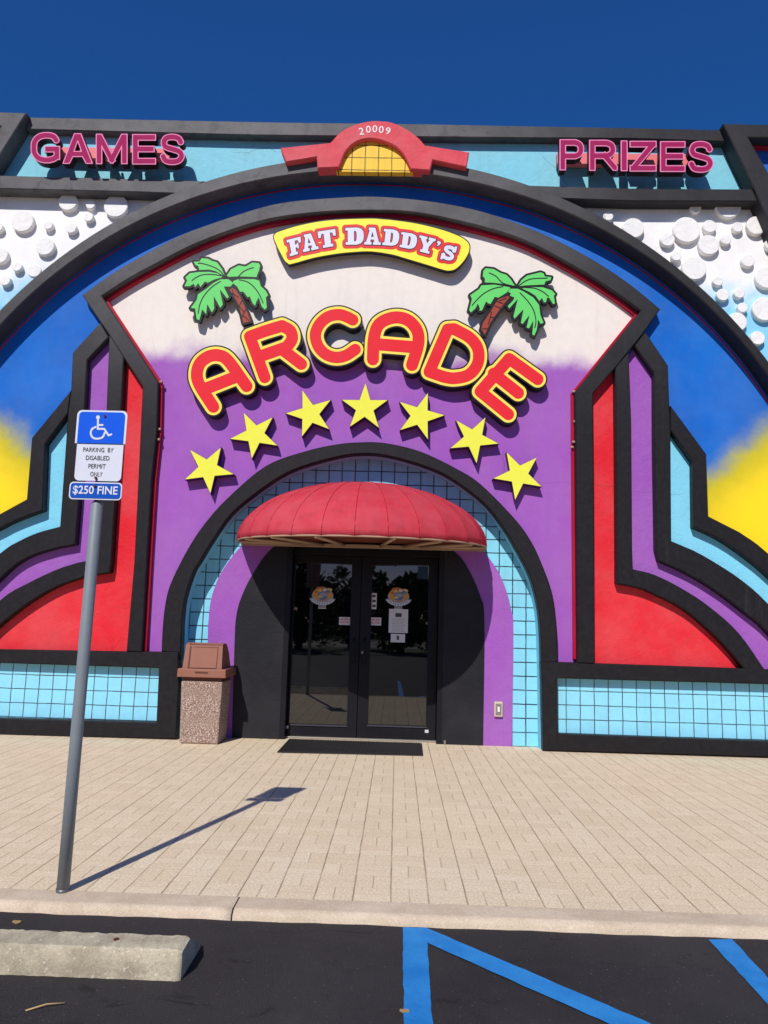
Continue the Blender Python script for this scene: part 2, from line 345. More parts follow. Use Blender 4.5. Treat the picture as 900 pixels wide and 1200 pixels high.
def contours(fn, bb, res, level=0.0, simp=.12):
    x0, y0, x1, y1 = bb; xs = np.arange(x0, x1+res, res); ys = np.arange(y0, y1+res, res)
    P = np.stack(np.meshgrid(xs, ys), -1); V = fn(P)-level; V[np.abs(V) < 1e-7] = 1e-7
    V[0, :] = V[-1, :] = 9; V[:, 0] = V[:, -1] = 9; S_ = V < 0; seg = {}
    cc = S_[:-1, :-1].astype(int)+2*S_[:-1, 1:]+4*S_[1:, 1:]+8*S_[1:, :-1]
    TB = {1: [(3, 0)], 2: [(0, 1)], 3: [(3, 1)], 4: [(1, 2)], 5: [(3, 2), (1, 0)], 6: [(0, 2)], 7: [(3, 2)], 8: [(2, 3)], 9: [(2, 0)], 10: [(0, 3), (2, 1)], 11: [(2, 1)], 12: [(1, 3)], 13: [(1, 0)], 14: [(0, 3)]}
    def key(i, j, e): return {0: ('h', i, j), 1: ('v', i, j+1), 2: ('h', i+1, j), 3: ('v', i, j)}[e]
    def pt(k):
        t, i, j = k
        if t == 'h': a, b = V[i, j], V[i, j+1]; return (xs[j]+res*a/(a-b), ys[i])
        a, b = V[i, j], V[i+1, j]; return (xs[j], ys[i]+res*a/(a-b))
    for i, j in zip(*np.nonzero((cc > 0) & (cc < 15))):
        for a, b in TB[cc[i, j]]: seg[key(i, j, a)] = key(i, j, b)
    loops = []
    while seg:
        k0 = next(iter(seg)); l = []; k = k0
        while k in seg: l.append(pt(k)); k = seg.pop(k)
        l = dedupe([(float(a), float(b)) for a, b in l], res*.15)
        if len(l) < 4 or abs(area(l)) < res*res*4: continue
        o = [l[0]]                                    # drop collinear points
        for q in range(1, len(l)):
            a, b, c = Vector(o[-1]), Vector(l[q]), Vector(l[(q+1) % len(l)])
            d = (c-a)
            if d.length > 1e-9 and abs(d.x*(b-a).y-d.y*(b-a).x)/d.length < res*simp and (b-a).length < 5*res: continue
            o.append(l[q])
        loops.append(o)
    if not loops: return []
    big = max(loops, key=lambda l: abs(area(l))); sg = 1 if area(big) > 0 else -1
    outs = [l for l in loops if area(l)*sg > 0]; holes = [l for l in loops if area(l)*sg < 0]; res_ = [(o, []) for o in outs]
    for h in holes:
        p = np.array([h[0]], float); best = None
        for o, hs in res_:
            if sd_poly(p, o)[0] < 0 and (best is None or abs(area(o)) < abs(area(best[0]))): best = (o, hs)
        if best: best[1].append(h)
    return res_
def cut(name, fn, bb, level, yf, yb, mat, parent, res=.5, Yp=None, label=None, ch=0, side=None, back=False):
    g = contours(fn, bb, res, level); Yp = yf if Yp is None else Yp
    g = [(px(o, Yp), [px(h, Yp) for h in hs]) for o, hs in g]
    bm = bmesh.new(); slab(bm, g, yf, yb, ch, mi_side=(1 if side else None), back=back)
    return obj(name, bm, [mat]+([side] if side else []), parent, label)
def umin(fs): return lambda P: np.minimum.reduce([f(P) for f in fs])
def path_caps(path): return [(lambda P, a=a, b=b: sd_caps(P, a, b)) for a, b in zip(path, path[1:])]

# ------------------------------------------------------------------ the building
B = thing('arcade_building', 'colourful arcade building with black relief arches, purple, red, blue and yellow painted panels', 'building', (-.4, 0, 0))
D_ARCH, D_MID, D_CEN, D_BAND, D_PAR, D_DIAG, D_IN = -.27, -.20, -.15, -.12, -.13, -.25, -.135
YD = .18    # entrance wall plane
# inner doorway arch, front edges
arch_o = crv([(189, 764), (190, 740), (193, 710), (200, 683), (220, 643), (240, 613), (267, 583), (311, 546), (356, 529), (394, 520.5), (422, 518), (452, 519), (493, 529), (535, 549), (563, 567), (600, 604), (620, 630), (634, 658), (648, 698), (653, 741), (653.5, 776)], 5)
arch_i = crv([(206, 866.5), (209, 810), (212.5, 753), (213.5, 727), (217, 700), (227, 670), (235, 657), (247, 637), (270, 604), (297, 580.5), (329, 558.5), (356, 546.5), (394, 536), (422, 532), (452, 534), (493, 545), (527, 560), (566, 589), (590, 619), (607, 648), (621, 676), (629, 705), (633, 736), (635, 800), (636, 878)], 5)
ai = px(arch_i, D_IN)
# main wall with the doorway cut out; a body behind it
wall_outline = [(-11, 0), (ai[0][0], 0)]+[(x, max(z, 0)) for x, z in ai[1:-1]]+[(ai[-1][0], 0), (11, 0), (11, 7.80), (-11, 7.80)]
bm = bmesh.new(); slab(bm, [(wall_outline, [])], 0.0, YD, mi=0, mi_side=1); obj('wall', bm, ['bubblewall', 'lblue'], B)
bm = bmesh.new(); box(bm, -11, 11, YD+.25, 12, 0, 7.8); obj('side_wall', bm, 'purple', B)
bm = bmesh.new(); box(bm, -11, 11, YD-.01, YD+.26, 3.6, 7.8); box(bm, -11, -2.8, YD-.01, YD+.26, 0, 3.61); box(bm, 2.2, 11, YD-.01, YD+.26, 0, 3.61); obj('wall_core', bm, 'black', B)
bm = bmesh.new(); box(bm, -11.1, 11.1, -.1, 12.1, 7.79, 7.82); obj('roof', bm, 'roofing', B)

def sheet(name, l, mat, y=-.004, parent=B, Y=0.0, label=None):
    bm = bmesh.new(); slab(bm, [(px(l, Y), [])], y, None); return obj(name, bm, mat, parent, label)
# outer arch front edges
oa_o = crv([(-210, 800), (-150, 600), (-70, 452), (0, 362), (59, 311), (101, 277), (135, 258), (200, 227), (233, 213.5), (300, 196.5), (370, 187), (440, 184), (500, 189), (550, 199), (600, 208.5), (667, 233), (700, 249), (740, 276), (776, 297), (811, 326), (840, 354), (864, 381), (890, 413), (960, 520), (1010, 640), (1040, 800)], 6)
oa_i = crv([(-190, 800), (-132, 610), (-55, 458), (0, 378), (25, 355), (71, 316), (107, 290), (160, 260), (230, 233), (300, 213.5), (370, 203), (440, 199.5), (510, 203), (600, 224), (667, 250), (740, 292), (783, 320), (811, 342), (847, 376), (872, 402), (889, 422), (945, 520), (990, 640), (1018, 800)], 6)
def arc_fit(l, Y, deg=6):
    P = np.array(px(l, Y)); c = np.array((-.42, 1.2)); d = P-c; th = np.arctan2(d[:, 0], d[:, 1]); rr_ = np.hypot(d[:, 0], d[:, 1])
    q = np.polyfit(th, rr_, deg); tt = np.linspace(-1.56, 1.56, 121); r2 = np.polyval(q, tt); return [(float(c[0]+a*math.sin(b)), float(c[1]+a*math.cos(b))) for a, b in zip(r2, tt)]
oo_m, oi_m = arc_fit(oa_o, D_ARCH), arc_fit(oa_i, D_ARCH)
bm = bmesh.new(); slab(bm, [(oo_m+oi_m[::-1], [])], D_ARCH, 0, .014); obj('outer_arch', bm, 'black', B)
field = oi_m
_f = oi_m[1:-1]; _c = (np.mean([p[0] for p in _f]), 1.0); _f = [(x+(.05 if x > _c[0] else -.05), z+.05) for x, z in _f]
_n = px(arch_o, D_IN); bm = bmesh.new()
slab(bm, [([(_f[0][0], .9)]+_f+[(_f[-1][0], .9), (_n[-1][0]-.03, .9)]+[(x, z-.04) for x, z in _n[::-1]]+[(_n[0][0]+.03, .9)], [])], -.004, None)
obj('sunset_panel', bm, 'sunset', B)
# thin red line inside the outer arch
def band_line(l, off, w, y0, y1):
    """a narrow strip that follows the open line l ((x,z) metres), pushed sideways by off"""
    L = [Vector(p) for p in l]; a, b = [], []
    for i in range(len(L)):
        d = (L[min(i+1, len(L)-1)]-L[max(i-1, 0)]).normalized(); n = Vector((d.y, -d.x))
        a.append(tuple(L[i]+n*off)); b.append(tuple(L[i]+n*(off+w)))
    return a+b[::-1]
bm = bmesh.new(); slab(bm, [(band_line(field, .028, .015, 0, 0), [])], -.014, 0, .004); obj('red_arch_line', bm, 'red_trim', B)
# central frame
co_arc = crv([(96, 345.5), (130, 321), (160, 303), (200, 281), (233, 267), (300, 244.5), (343, 235.5), (400, 231), (443, 230), (500, 235), (553, 244.5), (600, 259), (650, 280), (700, 307), (740, 334), (774, 362)], 5)
ci_arc = crv([(119, 347), (150, 327), (183, 309), (233, 284), (300, 260.5), (360, 250), (433, 246.5), (500, 251), (600, 276), (667, 308.5), (715, 338), (751, 364)], 5)
cf_o = co_arc+[(752, 393), (722, 430), (695, 461), (696, 560), (696.5, 660), (697, 777.6)]
cf_or = [(148, 763.6), (157, 660), (162, 560), (167, 453), (127, 391)]
cf_i = ci_arc+[(674, 459), (675, 560), (676, 660), (677, 776.8)]
cf_ir = [(166, 763.8), (172, 660), (178, 560), (184, 503), (185.5, 448)]
# left and right legs plus arc as one frame, open at the bottom
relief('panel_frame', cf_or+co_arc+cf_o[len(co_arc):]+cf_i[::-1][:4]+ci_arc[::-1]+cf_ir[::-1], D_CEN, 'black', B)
inner = px(ci_arc+[(674, 459), (675, 560), (676, 660), (677, 790), (166, 770), (172, 660), (178, 560), (184, 503), (185.5, 448)], D_CEN)
notch = px(arch_o, D_IN)
grow = inset(inner, .05 if area(inner) < 0 else -.05)
# white and purple panel (the doorway arch is cut out of it)
bm = bmesh.new()
cent = px(ci_arc, D_CEN); ctop = [(x, z+.04) for x, z in cent]; ctop[0] = (ctop[0][0]-.04, ctop[0][1]); ctop[-1] = (ctop[-1][0]+.04, ctop[-1][1])
r_ = px([(674, 459), (677, 790)], D_CEN); l_ = px([(185.5, 448), (166, 770)], D_CEN)
na = [(x*1.0, z) for x, z in px(arch_o, D_IN)]
panel = ctop+[(r_[0][0]+.05, r_[0][1]), (r_[1][0]+.05, .95), (na[-1][0]-.03, .95)]+[(x, z-.04) for x, z in na[::-1]]+[(na[0][0]+.03, .95), (l_[1][0]-.05, .95), (l_[0][0]-.05, l_[0][1])]
slab(bm, [(panel, [])], -.008, None); obj('central_panel', bm, 'central', B)
ln = px(ci_arc[::-1], D_CEN); rl = px([(677, 773), (676, 660), (675, 560), (674, 459), (751, 364)], D_CEN)
ll = px([(119, 347), (185.5, 448), (184, 503), (178, 560), (172, 660), (166, 764)], D_CEN)
bm = bmesh.new(); slab(bm, [(band_line(ln, -.045, .045, 0, 0), [])], -.07, 0, .004)
slab(bm, [(band_line(rl, -.03, .03, 0, 0), [])], -.072, 0, .004); slab(bm, [(band_line(ll, -.03, .03, 0, 0), [])], -.074, 0, .004)
obj('red_inner_trim', bm, 'red_trim', B)
for u, v in [(672, 459), (673.5, 494), (672, 518), (670, 524), (189, 447.5), (187, 503), (186, 515)]:
    x, z = W(u, v, -.09); bm = bmesh.new(); box(bm, x-.018, x+.018, -.11, -.075, z-.012, z+.012, bev=.004); obj('trim_clip', bm, 'rib', B)
# side bands, left
bandB = [(117, 378), (85, 413), (83, 457), (79.5, 484), (70, 617), (43, 624), (20, 635), (0, 649)]
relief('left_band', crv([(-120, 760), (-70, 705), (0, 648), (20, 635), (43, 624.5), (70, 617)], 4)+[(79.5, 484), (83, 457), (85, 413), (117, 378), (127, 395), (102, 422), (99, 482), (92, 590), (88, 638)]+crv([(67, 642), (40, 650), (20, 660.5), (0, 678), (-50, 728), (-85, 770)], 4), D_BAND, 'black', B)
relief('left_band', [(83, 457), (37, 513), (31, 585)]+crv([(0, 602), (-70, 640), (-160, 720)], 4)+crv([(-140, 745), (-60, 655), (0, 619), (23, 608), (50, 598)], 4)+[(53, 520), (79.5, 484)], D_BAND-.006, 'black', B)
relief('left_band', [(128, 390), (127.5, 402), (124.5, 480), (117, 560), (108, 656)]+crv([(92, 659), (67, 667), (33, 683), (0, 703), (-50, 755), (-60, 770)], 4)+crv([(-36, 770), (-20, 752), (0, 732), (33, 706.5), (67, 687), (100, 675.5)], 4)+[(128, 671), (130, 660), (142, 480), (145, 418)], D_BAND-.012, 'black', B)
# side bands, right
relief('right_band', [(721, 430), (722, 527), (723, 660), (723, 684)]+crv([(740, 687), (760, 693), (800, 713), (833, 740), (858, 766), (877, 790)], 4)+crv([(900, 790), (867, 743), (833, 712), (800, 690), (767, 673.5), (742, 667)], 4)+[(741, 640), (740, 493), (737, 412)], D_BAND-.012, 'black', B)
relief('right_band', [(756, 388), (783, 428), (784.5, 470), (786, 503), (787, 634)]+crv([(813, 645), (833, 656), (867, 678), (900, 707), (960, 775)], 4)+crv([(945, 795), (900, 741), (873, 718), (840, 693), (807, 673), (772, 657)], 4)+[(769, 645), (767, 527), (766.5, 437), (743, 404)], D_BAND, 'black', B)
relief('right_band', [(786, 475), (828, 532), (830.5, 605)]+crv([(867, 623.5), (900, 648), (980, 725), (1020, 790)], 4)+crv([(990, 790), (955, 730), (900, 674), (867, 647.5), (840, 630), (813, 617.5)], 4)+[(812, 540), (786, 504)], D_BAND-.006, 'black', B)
# painted fields between the bands (edges run underneath the bands)
sheet('light_blue_panel', [(84, 470), (45, 516), (40, 592), (0, 611), (-60, 648), (-200, 790), (-100, 790), (-40, 694), (0, 662), (30, 645), (78, 628)], 'lblue', -.008)
sheet('purple_panel', [(122, 385), (93, 418), (90, 480), (80, 630), (40, 640), (0, 664), (-60, 716), (-95, 790), (-55, 790), (0, 717), (67, 677), (118, 664), (133, 480), (136, 400)], 'purple', -.012)
sheet('red_panel', [(136, 400), (134, 480), (119, 664), (67, 677), (0, 717), (-54, 790), (157, 790), (168, 560), (176, 445)], 'red', -.012)
sheet('light_blue_panel', [(785, 490), (820, 535), (822, 610), (860, 632), (900, 660), (1000, 790), (975, 790), (900, 725), (867, 697), (810, 662), (778, 648)], 'lblue', -.008)
sheet('purple_panel', [(728, 430), (731, 680), (770, 686), (820, 715), (850, 742), (887, 790), (970, 790), (900, 722), (867, 697), (820, 667), (778, 648), (776, 433), (750, 396)], 'purple', -.012)
sheet('red_panel', [(686, 455), (687, 790), (886, 790), (850, 742), (820, 715), (770, 686), (731, 680), (728, 425), (715, 420)], 'red', -.012)
# base frames with tiles
XL0, XR0 = -520, 1420
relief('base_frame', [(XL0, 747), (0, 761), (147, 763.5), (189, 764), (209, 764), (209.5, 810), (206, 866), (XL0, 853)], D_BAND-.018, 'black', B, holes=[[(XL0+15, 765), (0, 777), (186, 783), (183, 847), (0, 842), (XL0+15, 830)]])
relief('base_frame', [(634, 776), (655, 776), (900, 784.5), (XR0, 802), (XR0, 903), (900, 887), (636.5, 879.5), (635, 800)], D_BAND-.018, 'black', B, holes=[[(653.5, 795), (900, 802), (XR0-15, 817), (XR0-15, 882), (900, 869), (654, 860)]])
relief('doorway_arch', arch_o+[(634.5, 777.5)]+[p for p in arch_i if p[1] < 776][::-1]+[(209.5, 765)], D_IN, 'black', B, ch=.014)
sheet('tile_panel', [(XL0, 753), (196, 773), (196, 860), (XL0, 845)], 'tile_low', -.016); sheet('tile_panel', [(645, 785), (XR0, 810), (XR0, 890), (645, 870)], 'tile_low', -.016)
# entrance wall inside the arch
DX0, DX1, DZ1 = -1.385, .565, 2.36
big = [(-2.75, 0), (DX0, 0), (DX0, DZ1), (DX1, DZ1), (DX1, 0), (2.15, 0), (2.15, 3.7), (-2.75, 3.7)]
bm = bmesh.new(); slab(bm, [(big, [])], YD, None); obj('tile_panel', bm, 'tile', B)
def arc_notch(l): return l+[(DX1, l[-1][1]), (DX1, DZ1), (DX0, DZ1), (DX0, l[0][1])]
pu = px(crv([(242, 866), (243.5, 753), (244.5, 727), (248, 700), (260, 670), (283, 640), (320, 608), (370, 586), (425, 577), (480, 584), (535, 610), (576, 658), (591, 686), (599, 715), (601.5, 740), (600, 875)], 6), YD)
pu[0] = (pu[0][0], 0); pu[-1] = (pu[-1][0], 0)
bm = bmesh.new(); slab(bm, [(arc_notch(pu), [])], YD-.008, YD, .002); obj('purple_surround', bm, 'purple', B)
bk = px(crv([(272, 866), (275, 757), (277, 723), (283, 700), (297, 672), (321, 641), (370, 612), (425, 602), (480, 609), (530, 644.5), (547, 664), (562, 697), (567.5, 730), (566, 872)], 6), YD)
bk[0] = (bk[0][0], 0); bk[-1] = (bk[-1][0], 0)
bm = bmesh.new(); slab(bm, [(arc_notch(bk), [])], YD-.016, YD-.008, .002); obj('black_surround', bm, 'panelblk', B)
# top band, mid band, neighbouring bays
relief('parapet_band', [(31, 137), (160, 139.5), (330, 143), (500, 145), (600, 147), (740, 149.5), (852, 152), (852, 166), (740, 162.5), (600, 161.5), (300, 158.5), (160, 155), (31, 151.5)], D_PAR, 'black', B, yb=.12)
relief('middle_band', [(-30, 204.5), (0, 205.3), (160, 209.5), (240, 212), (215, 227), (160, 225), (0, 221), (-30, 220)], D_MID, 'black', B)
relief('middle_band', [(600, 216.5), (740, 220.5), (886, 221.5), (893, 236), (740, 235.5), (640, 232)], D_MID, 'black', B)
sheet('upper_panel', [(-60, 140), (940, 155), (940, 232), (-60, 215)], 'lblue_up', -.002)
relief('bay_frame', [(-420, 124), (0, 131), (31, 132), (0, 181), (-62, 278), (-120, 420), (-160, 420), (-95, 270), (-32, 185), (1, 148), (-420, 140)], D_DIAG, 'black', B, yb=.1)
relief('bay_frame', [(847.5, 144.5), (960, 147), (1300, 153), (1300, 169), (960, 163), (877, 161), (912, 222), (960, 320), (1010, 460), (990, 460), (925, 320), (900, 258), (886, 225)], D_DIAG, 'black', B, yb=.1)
def redge(l, D):
    L = px(l, D); bm = bmesh.new(); slab(bm, [(band_line(L, 0, .03, 0, 0), [])], -.09, 0, .004); obj('red_bay_trim', bm, 'red_trim', B)
redge([(1010, 460), (960, 320), (912, 222), (877, 161), (960, 163), (1300, 169)], D_DIAG)
redge([(-420, 140), (1, 148), (-32, 185), (-95, 270), (-160, 420)], D_DIAG)
sheet('blue_bay_panel', [(868, 150), (1300, 160), (1300, 480), (1005, 480), (935, 270)], 'dkblue', -.012); sheet('blue_bay_panel', [(10, 140), (-420, 130), (-420, 420), (-140, 420), (-60, 235)], 'dkblue', -.012)
# raised round bubbles
bub = [(26, 259, 13), (79.5, 236, 11), (105.8, 239.5, 5.5), (135.5, 241, 14), (103.5, 254, 5.7), (56, 263.5, 5.5), (83, 267, 6.5), (52.4, 288.4, 11), (-1, 299, 10), (-3, 266, 6), (19.5, 312.4, 5.8), (5.7, 328.5, 6.3), (-22, 322, 12), (-30, 285, 8), (-14, 345, 7), (-45, 300, 9), (40, 317, 8),
       (805, 269, 16), (742.7, 267, 12.5), (832, 265, 8), (865, 266, 6.5), (886.7, 264, 11.5), (782.6, 280.4, 8.5), (831, 286.7, 12.4), (851, 280.4, 6.3), (793, 300, 6), (813.8, 314, 14.5), (876.9, 305.3, 7.8), (899, 325, 13.5), (841.7, 329.3, 6), (847.5, 345.3, 7.5), (866.6, 343.5, 6.2), (870.7, 360.4, 6.2), (864.4, 377, 11.5), (896.4, 362, 14.5), (888.4, 396, 8.5), (815.5, 243, 6.5), (853.8, 241, 15), (905, 286, 8), (713, 253, 6),
       (925, 300, 9), (930, 345, 11), (922, 385, 7), (950, 375, 12), (918, 415, 8)]
for k, (u, v, r) in enumerate(bub):
    yf = -.07 if not (r == 8 and u == 40) else -.02
    x, z = W(u, v, yf); x2, _ = W(u+r, v, yf); R = x2-x; bm = bmesh.new()
    n = 40; l = [(x+R*math.cos(2*math.pi*i/n), z+R*math.sin(2*math.pi*i/n)) for i in range(n)]
    slab(bm, [(l, [])], yf, 0, .008); obj('bubble', bm, 'bubble', B)

# ------------------------------------------------------------------ entrance doors (part of the building)
YF = .33
fr = bmesh.new()
box(fr, DX0-.0, DX0+.06, YD-.012, YF+.08, 0, DZ1, bev=.003); box(fr, DX1-.06, DX1, YD-.012, YF+.08, 0, DZ1, bev=.003); box(fr, DX0+.06, DX1-.06, YF-.03, YF+.08, 2.245, DZ1, bev=.003)
box(fr, DX0, DX1, YF+.08, YF+.1, 0, DZ1)
obj('door_frame', fr, 'doorframe', B)
bm = bmesh.new(); box(bm, DX0+.06, DX1-.06, YF-.06, YF+.07, 0, .022, bev=.004); obj('threshold', bm, 'steel', B)
bm = bmesh.new(); box(bm, DX1+.03, DX1+.05, YD-.035, YD-.017, 0, .05); obj('door_stop', bm, 'steel', B)
def door(x0, x1, gl, handle_x):
    bm = bmesh.new(); gx0, gx1, gz0, gz1 = gl
    box(bm, x0, gx0, YF, YF+.045, .03, 2.24, bev=.004); box(bm, gx1, x1, YF, YF+.045, .03, 2.24, bev=.004)
    box(bm, gx0-.004, gx1+.004, YF+.002, YF+.043, .03, gz0, bev=.003); box(bm, gx0-.004, gx1+.004, YF+.002, YF+.043, gz1, 2.24, bev=.003)
    d = obj('door', bm, 'doorframe', B)
    g = bmesh.new(); box(g, gx0-.005, gx1+.005, YF+.022, YF+.028, gz0-.005, gz1+.005); obj('glass_pane', g, 'glass', d)
    h = bmesh.new(); tube(h, [(handle_x, YF-.005, .93), (handle_x, YF-.055, .95), (handle_x, YF-.06, .98), (handle_x, YF-.06, 1.17), (handle_x, YF-.055, 1.20), (handle_x, YF-.005, 1.22)], .011, 8); obj('handle', h, 'doorframe', d)
    b = bmesh.new(); box(b, gx0-.01, gx1+.01, YF-.012, YF+.002, gz0-.02, gz0-.008); obj('glazing_bead', b, 'steel' if False else 'ink', d)
    return d
dl = door(-1.318, -.468, (-1.298, -.588, .168, 2.142), -.53)
dr = door(-.460, .500, (-.327, .383, .185, 2.150), -.40)
def rect(bm, x0, x1, z0, z1, y, mi=0):
    f = bm.faces.new([bm.verts.new(p) for p in ((x0, y, z0), (x1, y, z0), (x1, y, z1), (x0, y, z1))]); f.material_index = mi
def prect(bm, u0, v0, u1, v1, y, mi=0):
    (x0, z1), (x1, z0) = W(u0, v0, y), W(u1, v1, y); rect(bm, x0, x1, z0, z1, y, mi)
YG = YF+.0195
def text(bm, s, x, z, h, y, mi=0, bold=0, wid=None, sq=1, rot=0):
    """flat lettering centred at x, z, cap height h, on the plane y"""
    cu = bpy.data.curves.new('t', 'FONT'); cu.body = s; cu.align_x = 'CENTER'; cu.size = 1; cu.offset = bold; cu.resolution_u = 3
    ob = bpy.data.objects.new('t', cu); COL.objects.link(ob); bpy.context.view_layer.update()
    me = ob.evaluated_get(bpy.context.evaluated_depsgraph_get()).to_mesh()
    vs = [v.co.copy() for v in me.vertices]; fs = [tuple(p.vertices) for p in me.polygons]
    if vs:
        X0, X1 = min(v.x for v in vs), max(v.x for v in vs); Y0, Y1 = min(v.y for v in vs), max(v.y for v in vs)
        k = h/(Y1-Y0); kx = wid/(X1-X0) if wid else k*sq; cr, sr = math.cos(rot), math.sin(rot)
        nv = []
        for v in vs:
            a, b_ = (v.x-(X0+X1)/2)*kx, (v.y-(Y0+Y1)/2)*k; nv.append(bm.verts.new((x+a*cr-b_*sr, y, z+a*sr+b_*cr)))
        for f in fs:
            try:
                q = bm.faces.new([nv[i] for i in f]); q.material_index = mi; q.normal_update()
                if q.normal.y > 0: q.normal_flip()
            except ValueError: pass
    ob.evaluated_get(bpy.context.evaluated_depsgraph_get()).to_mesh_clear(); bpy.data.objects.remove(ob); bpy.data.curves.remove(cu)
for (u, v, d) in ((378, 699, dl), (467, 700, dr)):     # round badge decals, a plain stand-in
    x, z = W(u, v, YG); bm = bmesh.new()
    def ell(cx, cz, a, b_, mi, y, a0=0, a1=2*math.pi, n=24, i=0.0):
        o = [(cx+a*math.cos(a0+(a1-a0)*k/n), cz+b_*math.sin(a0+(a1-a0)*k/n)) for k in range(n+1)]
        q = [(cx+a*i*math.cos(a0+(a1-a0)*k/n), cz+b_*i*math.sin(a0+(a1-a0)*k/n)) for k in range(n+1)][::-1]
        slab(bm, [(o+(q if i else []), [])], y, None, mi=mi)
    ell(x, z+.005, .135, .105, 0, YG, 0, math.pi*2); ell(x-.002, z+.03, .122, .082, 1, YG-.001); ell(x+.075, z+.085, .045, .022, 5, YG-.0012); ell(x-.02, z+.10, .07, .022, 4, YG-.0012)
    ell(x, z+.03, .112, .07, 3, YG-.002, .35, 1.0, i=.5); ell(x, z+.03, .112, .07, 2, YG-.002, 1.1, 1.5, i=.6); ell(x, z+.03, .112, .07, 5, YG-.002, 1.75, 2.2, i=.45); ell(x, z+.03, .112, .07, 4, YG-.002, 2.5, 2.9, i=.55); ell(x, z+.01, .062, .055, 3, YG-.0022)
    ell(x, z-.005, .168, .105, 0, YG-.0028, math.pi+.2, 2*math.pi-.2, i=.62); ell(x, z-.005, .155, .10, 2, YG-.003, math.pi+.35, 2*math.pi-.35, i=.68)
    ell(x+.004, z+.02, .05, .03, 0, YG-.003); ell(x+.03, z-.01, .022, .016, 3, YG-.0032); ell(x-.03, z-.005, .03, .014, 5, YG-.0032)
    for k in range(9):
        a = math.pi+.55+(math.pi-1.1)*k/8; rect(bm, x+.127*math.cos(a)-.006, x+.127*math.cos(a)+.006, z-.005+.084*math.sin(a)-.009, z-.005+.084*math.sin(a)+.009, YG-.004, 3)
    text(bm, 'ARCADE', x+.0, z-.118, .028, YG-.004, 2, .02, .10)
    rect(bm, x-.05, x+.05, z-.152, z-.138, YG-.003, 2)
    obj('badge_sticker', bm, ['emb_gr', 'emb_or', 'paper', 'emb_bl', 'aggr_tan', 'emb_tan'], d)
for (r, d) in (((397.5, 723, 410, 732.5), dl), ((434, 723.5, 446.5, 733), dr)):
    bm = bmesh.new(); prect(bm, *r, YG); (x0, z1), (x1, z0) = W(r[0], r[1], YG), W(r[2], r[3], YG); w = x1-x0
    text(bm, 'NO PETS', (x0+x1)/2, z1-.028, .026, YG-.001, 1, .03, w*.7); text(bm, 'ALLOWED', (x0+x1)/2, z1-.064, .024, YG-.001, 1, .02, w*.82); obj('notice_sticker', bm, ['paper', 'stred'], d)
bm = bmesh.new(); prect(bm, 435.5, 695, 441, 714, YG)
for k in range(3): prect(bm, 436.3, 697+k*5.8, 440.3, 700+k*5.8, YG-.001, 1)
obj('hours_strip', bm, ['paper', 'ink'], dr)
bm = bmesh.new(); prect(bm, 456, 713.5, 477.8, 742, YG); x, z = W(467, 721, YG-.001)
rect(bm, x-.04, x+.04, z-.022, z+.026, YG-.001, 1)
for k in range(7): rect(bm, x-.085+.01*(k % 2), x+.085-.014*(k % 3), z-.055-.024*k, z-.050-.024*k, YG-.001, 2)
obj('posted_notice', bm, ['paper', 'ink', 'emb_gr'], dr)
bm = bmesh.new(); prect(bm, 458, 742.6, 474.5, 753, YG-.0005); prect(bm, 465, 745, 467.5, 750, YG-.002, 1); obj('small_notice', bm, ['paper', 'ink'], dr)
bm = bmesh.new(); prect(bm, 490, 663.5, 501.5, 679, YG); obj('blue_patch', bm, gloss('dull_blue', (38, 60, 84), .4), dr)  # flat blue rectangle at the upper right corner of the pane
for (u, v, d) in ((336, 852, dl), (500, 857, dr)):
    bm = bmesh.new(); x, z = W(u, v, YF-.003); rect(bm, x-.022, x+.022, z-.018, z+.018, YF-.003); obj('white_label', bm, 'paper', d)
x, z = W(425, 764.5, YF); bm = bmesh.new(); tube(bm, [(x, YF-.0, z), (x, YF-.014, z)], .017, 16); obj('lock_cylinder', bm, 'steel', dr)

# ------------------------------------------------------------------ awning
A = thing('awning', 'red ribbed half-dome fabric awning over the entrance doors', 'awning', (-.44, YD, 2.40))
AXC, AA, AB, AH, AZ = -.452, 1.533, 1.84, .76, 2.375
def rimdrop(s): return .085*s
def apt(th, ph, k=1.0):
    r = math.sin(ph)*k; return Vector((AXC-AA*r*math.cos(th), YD-AB*r*math.sin(th), AZ+AH*math.cos(ph)*k-rimdrop(r*math.sin(th))))
NG = 14; SUB = 8; NP = 16
bm = bmesh.new(); grid = []
for j in range(NP+1):
    ph = .02+(math.pi/2-.02)*j/NP; row = []
    for i in range(NG*SUB+1):
        fr_ = (i % SUB)/SUB; sag = 1-.009*math.sin(math.pi*fr_)*math.sin(ph)-.006*math.sin(math.pi*fr_*2+ i)*math.sin(ph)*0
        row.append(bm.verts.new(apt(math.pi*i/(NG*SUB), ph, sag)))
    grid.append(row)
for j in range(NP):
    for i in range(NG*SUB):
        f = bm.faces.new((grid[j][i], grid[j+1][i], grid[j+1][i+1], grid[j][i+1])); f.smooth = True
bmesh.ops.solidify(bm, geom=bm.faces[:], thickness=.006)
obj('canopy', bm, 'awn', A)
for g in range(NG+1):
    th = math.pi*g/NG; bm = bmesh.new(); tube(bm, [apt(th, .03+(math.pi/2-.03)*j/14, 1.0) for j in range(15)], .0045, 6); obj('seam', bm, 'seam', A)
bm = bmesh.new(); rim = [apt(math.pi*i/60, math.pi/2, .992)-Vector((0, 0, .006)) for i in range(61)]; tube(bm, rim, .010, 8); obj('rim_piping', bm, 'rib', A)
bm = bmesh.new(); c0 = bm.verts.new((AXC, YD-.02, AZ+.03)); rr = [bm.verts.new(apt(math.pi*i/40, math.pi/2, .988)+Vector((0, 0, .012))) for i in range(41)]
for i in range(40): bm.faces.new((c0, rr[i], rr[i+1]))
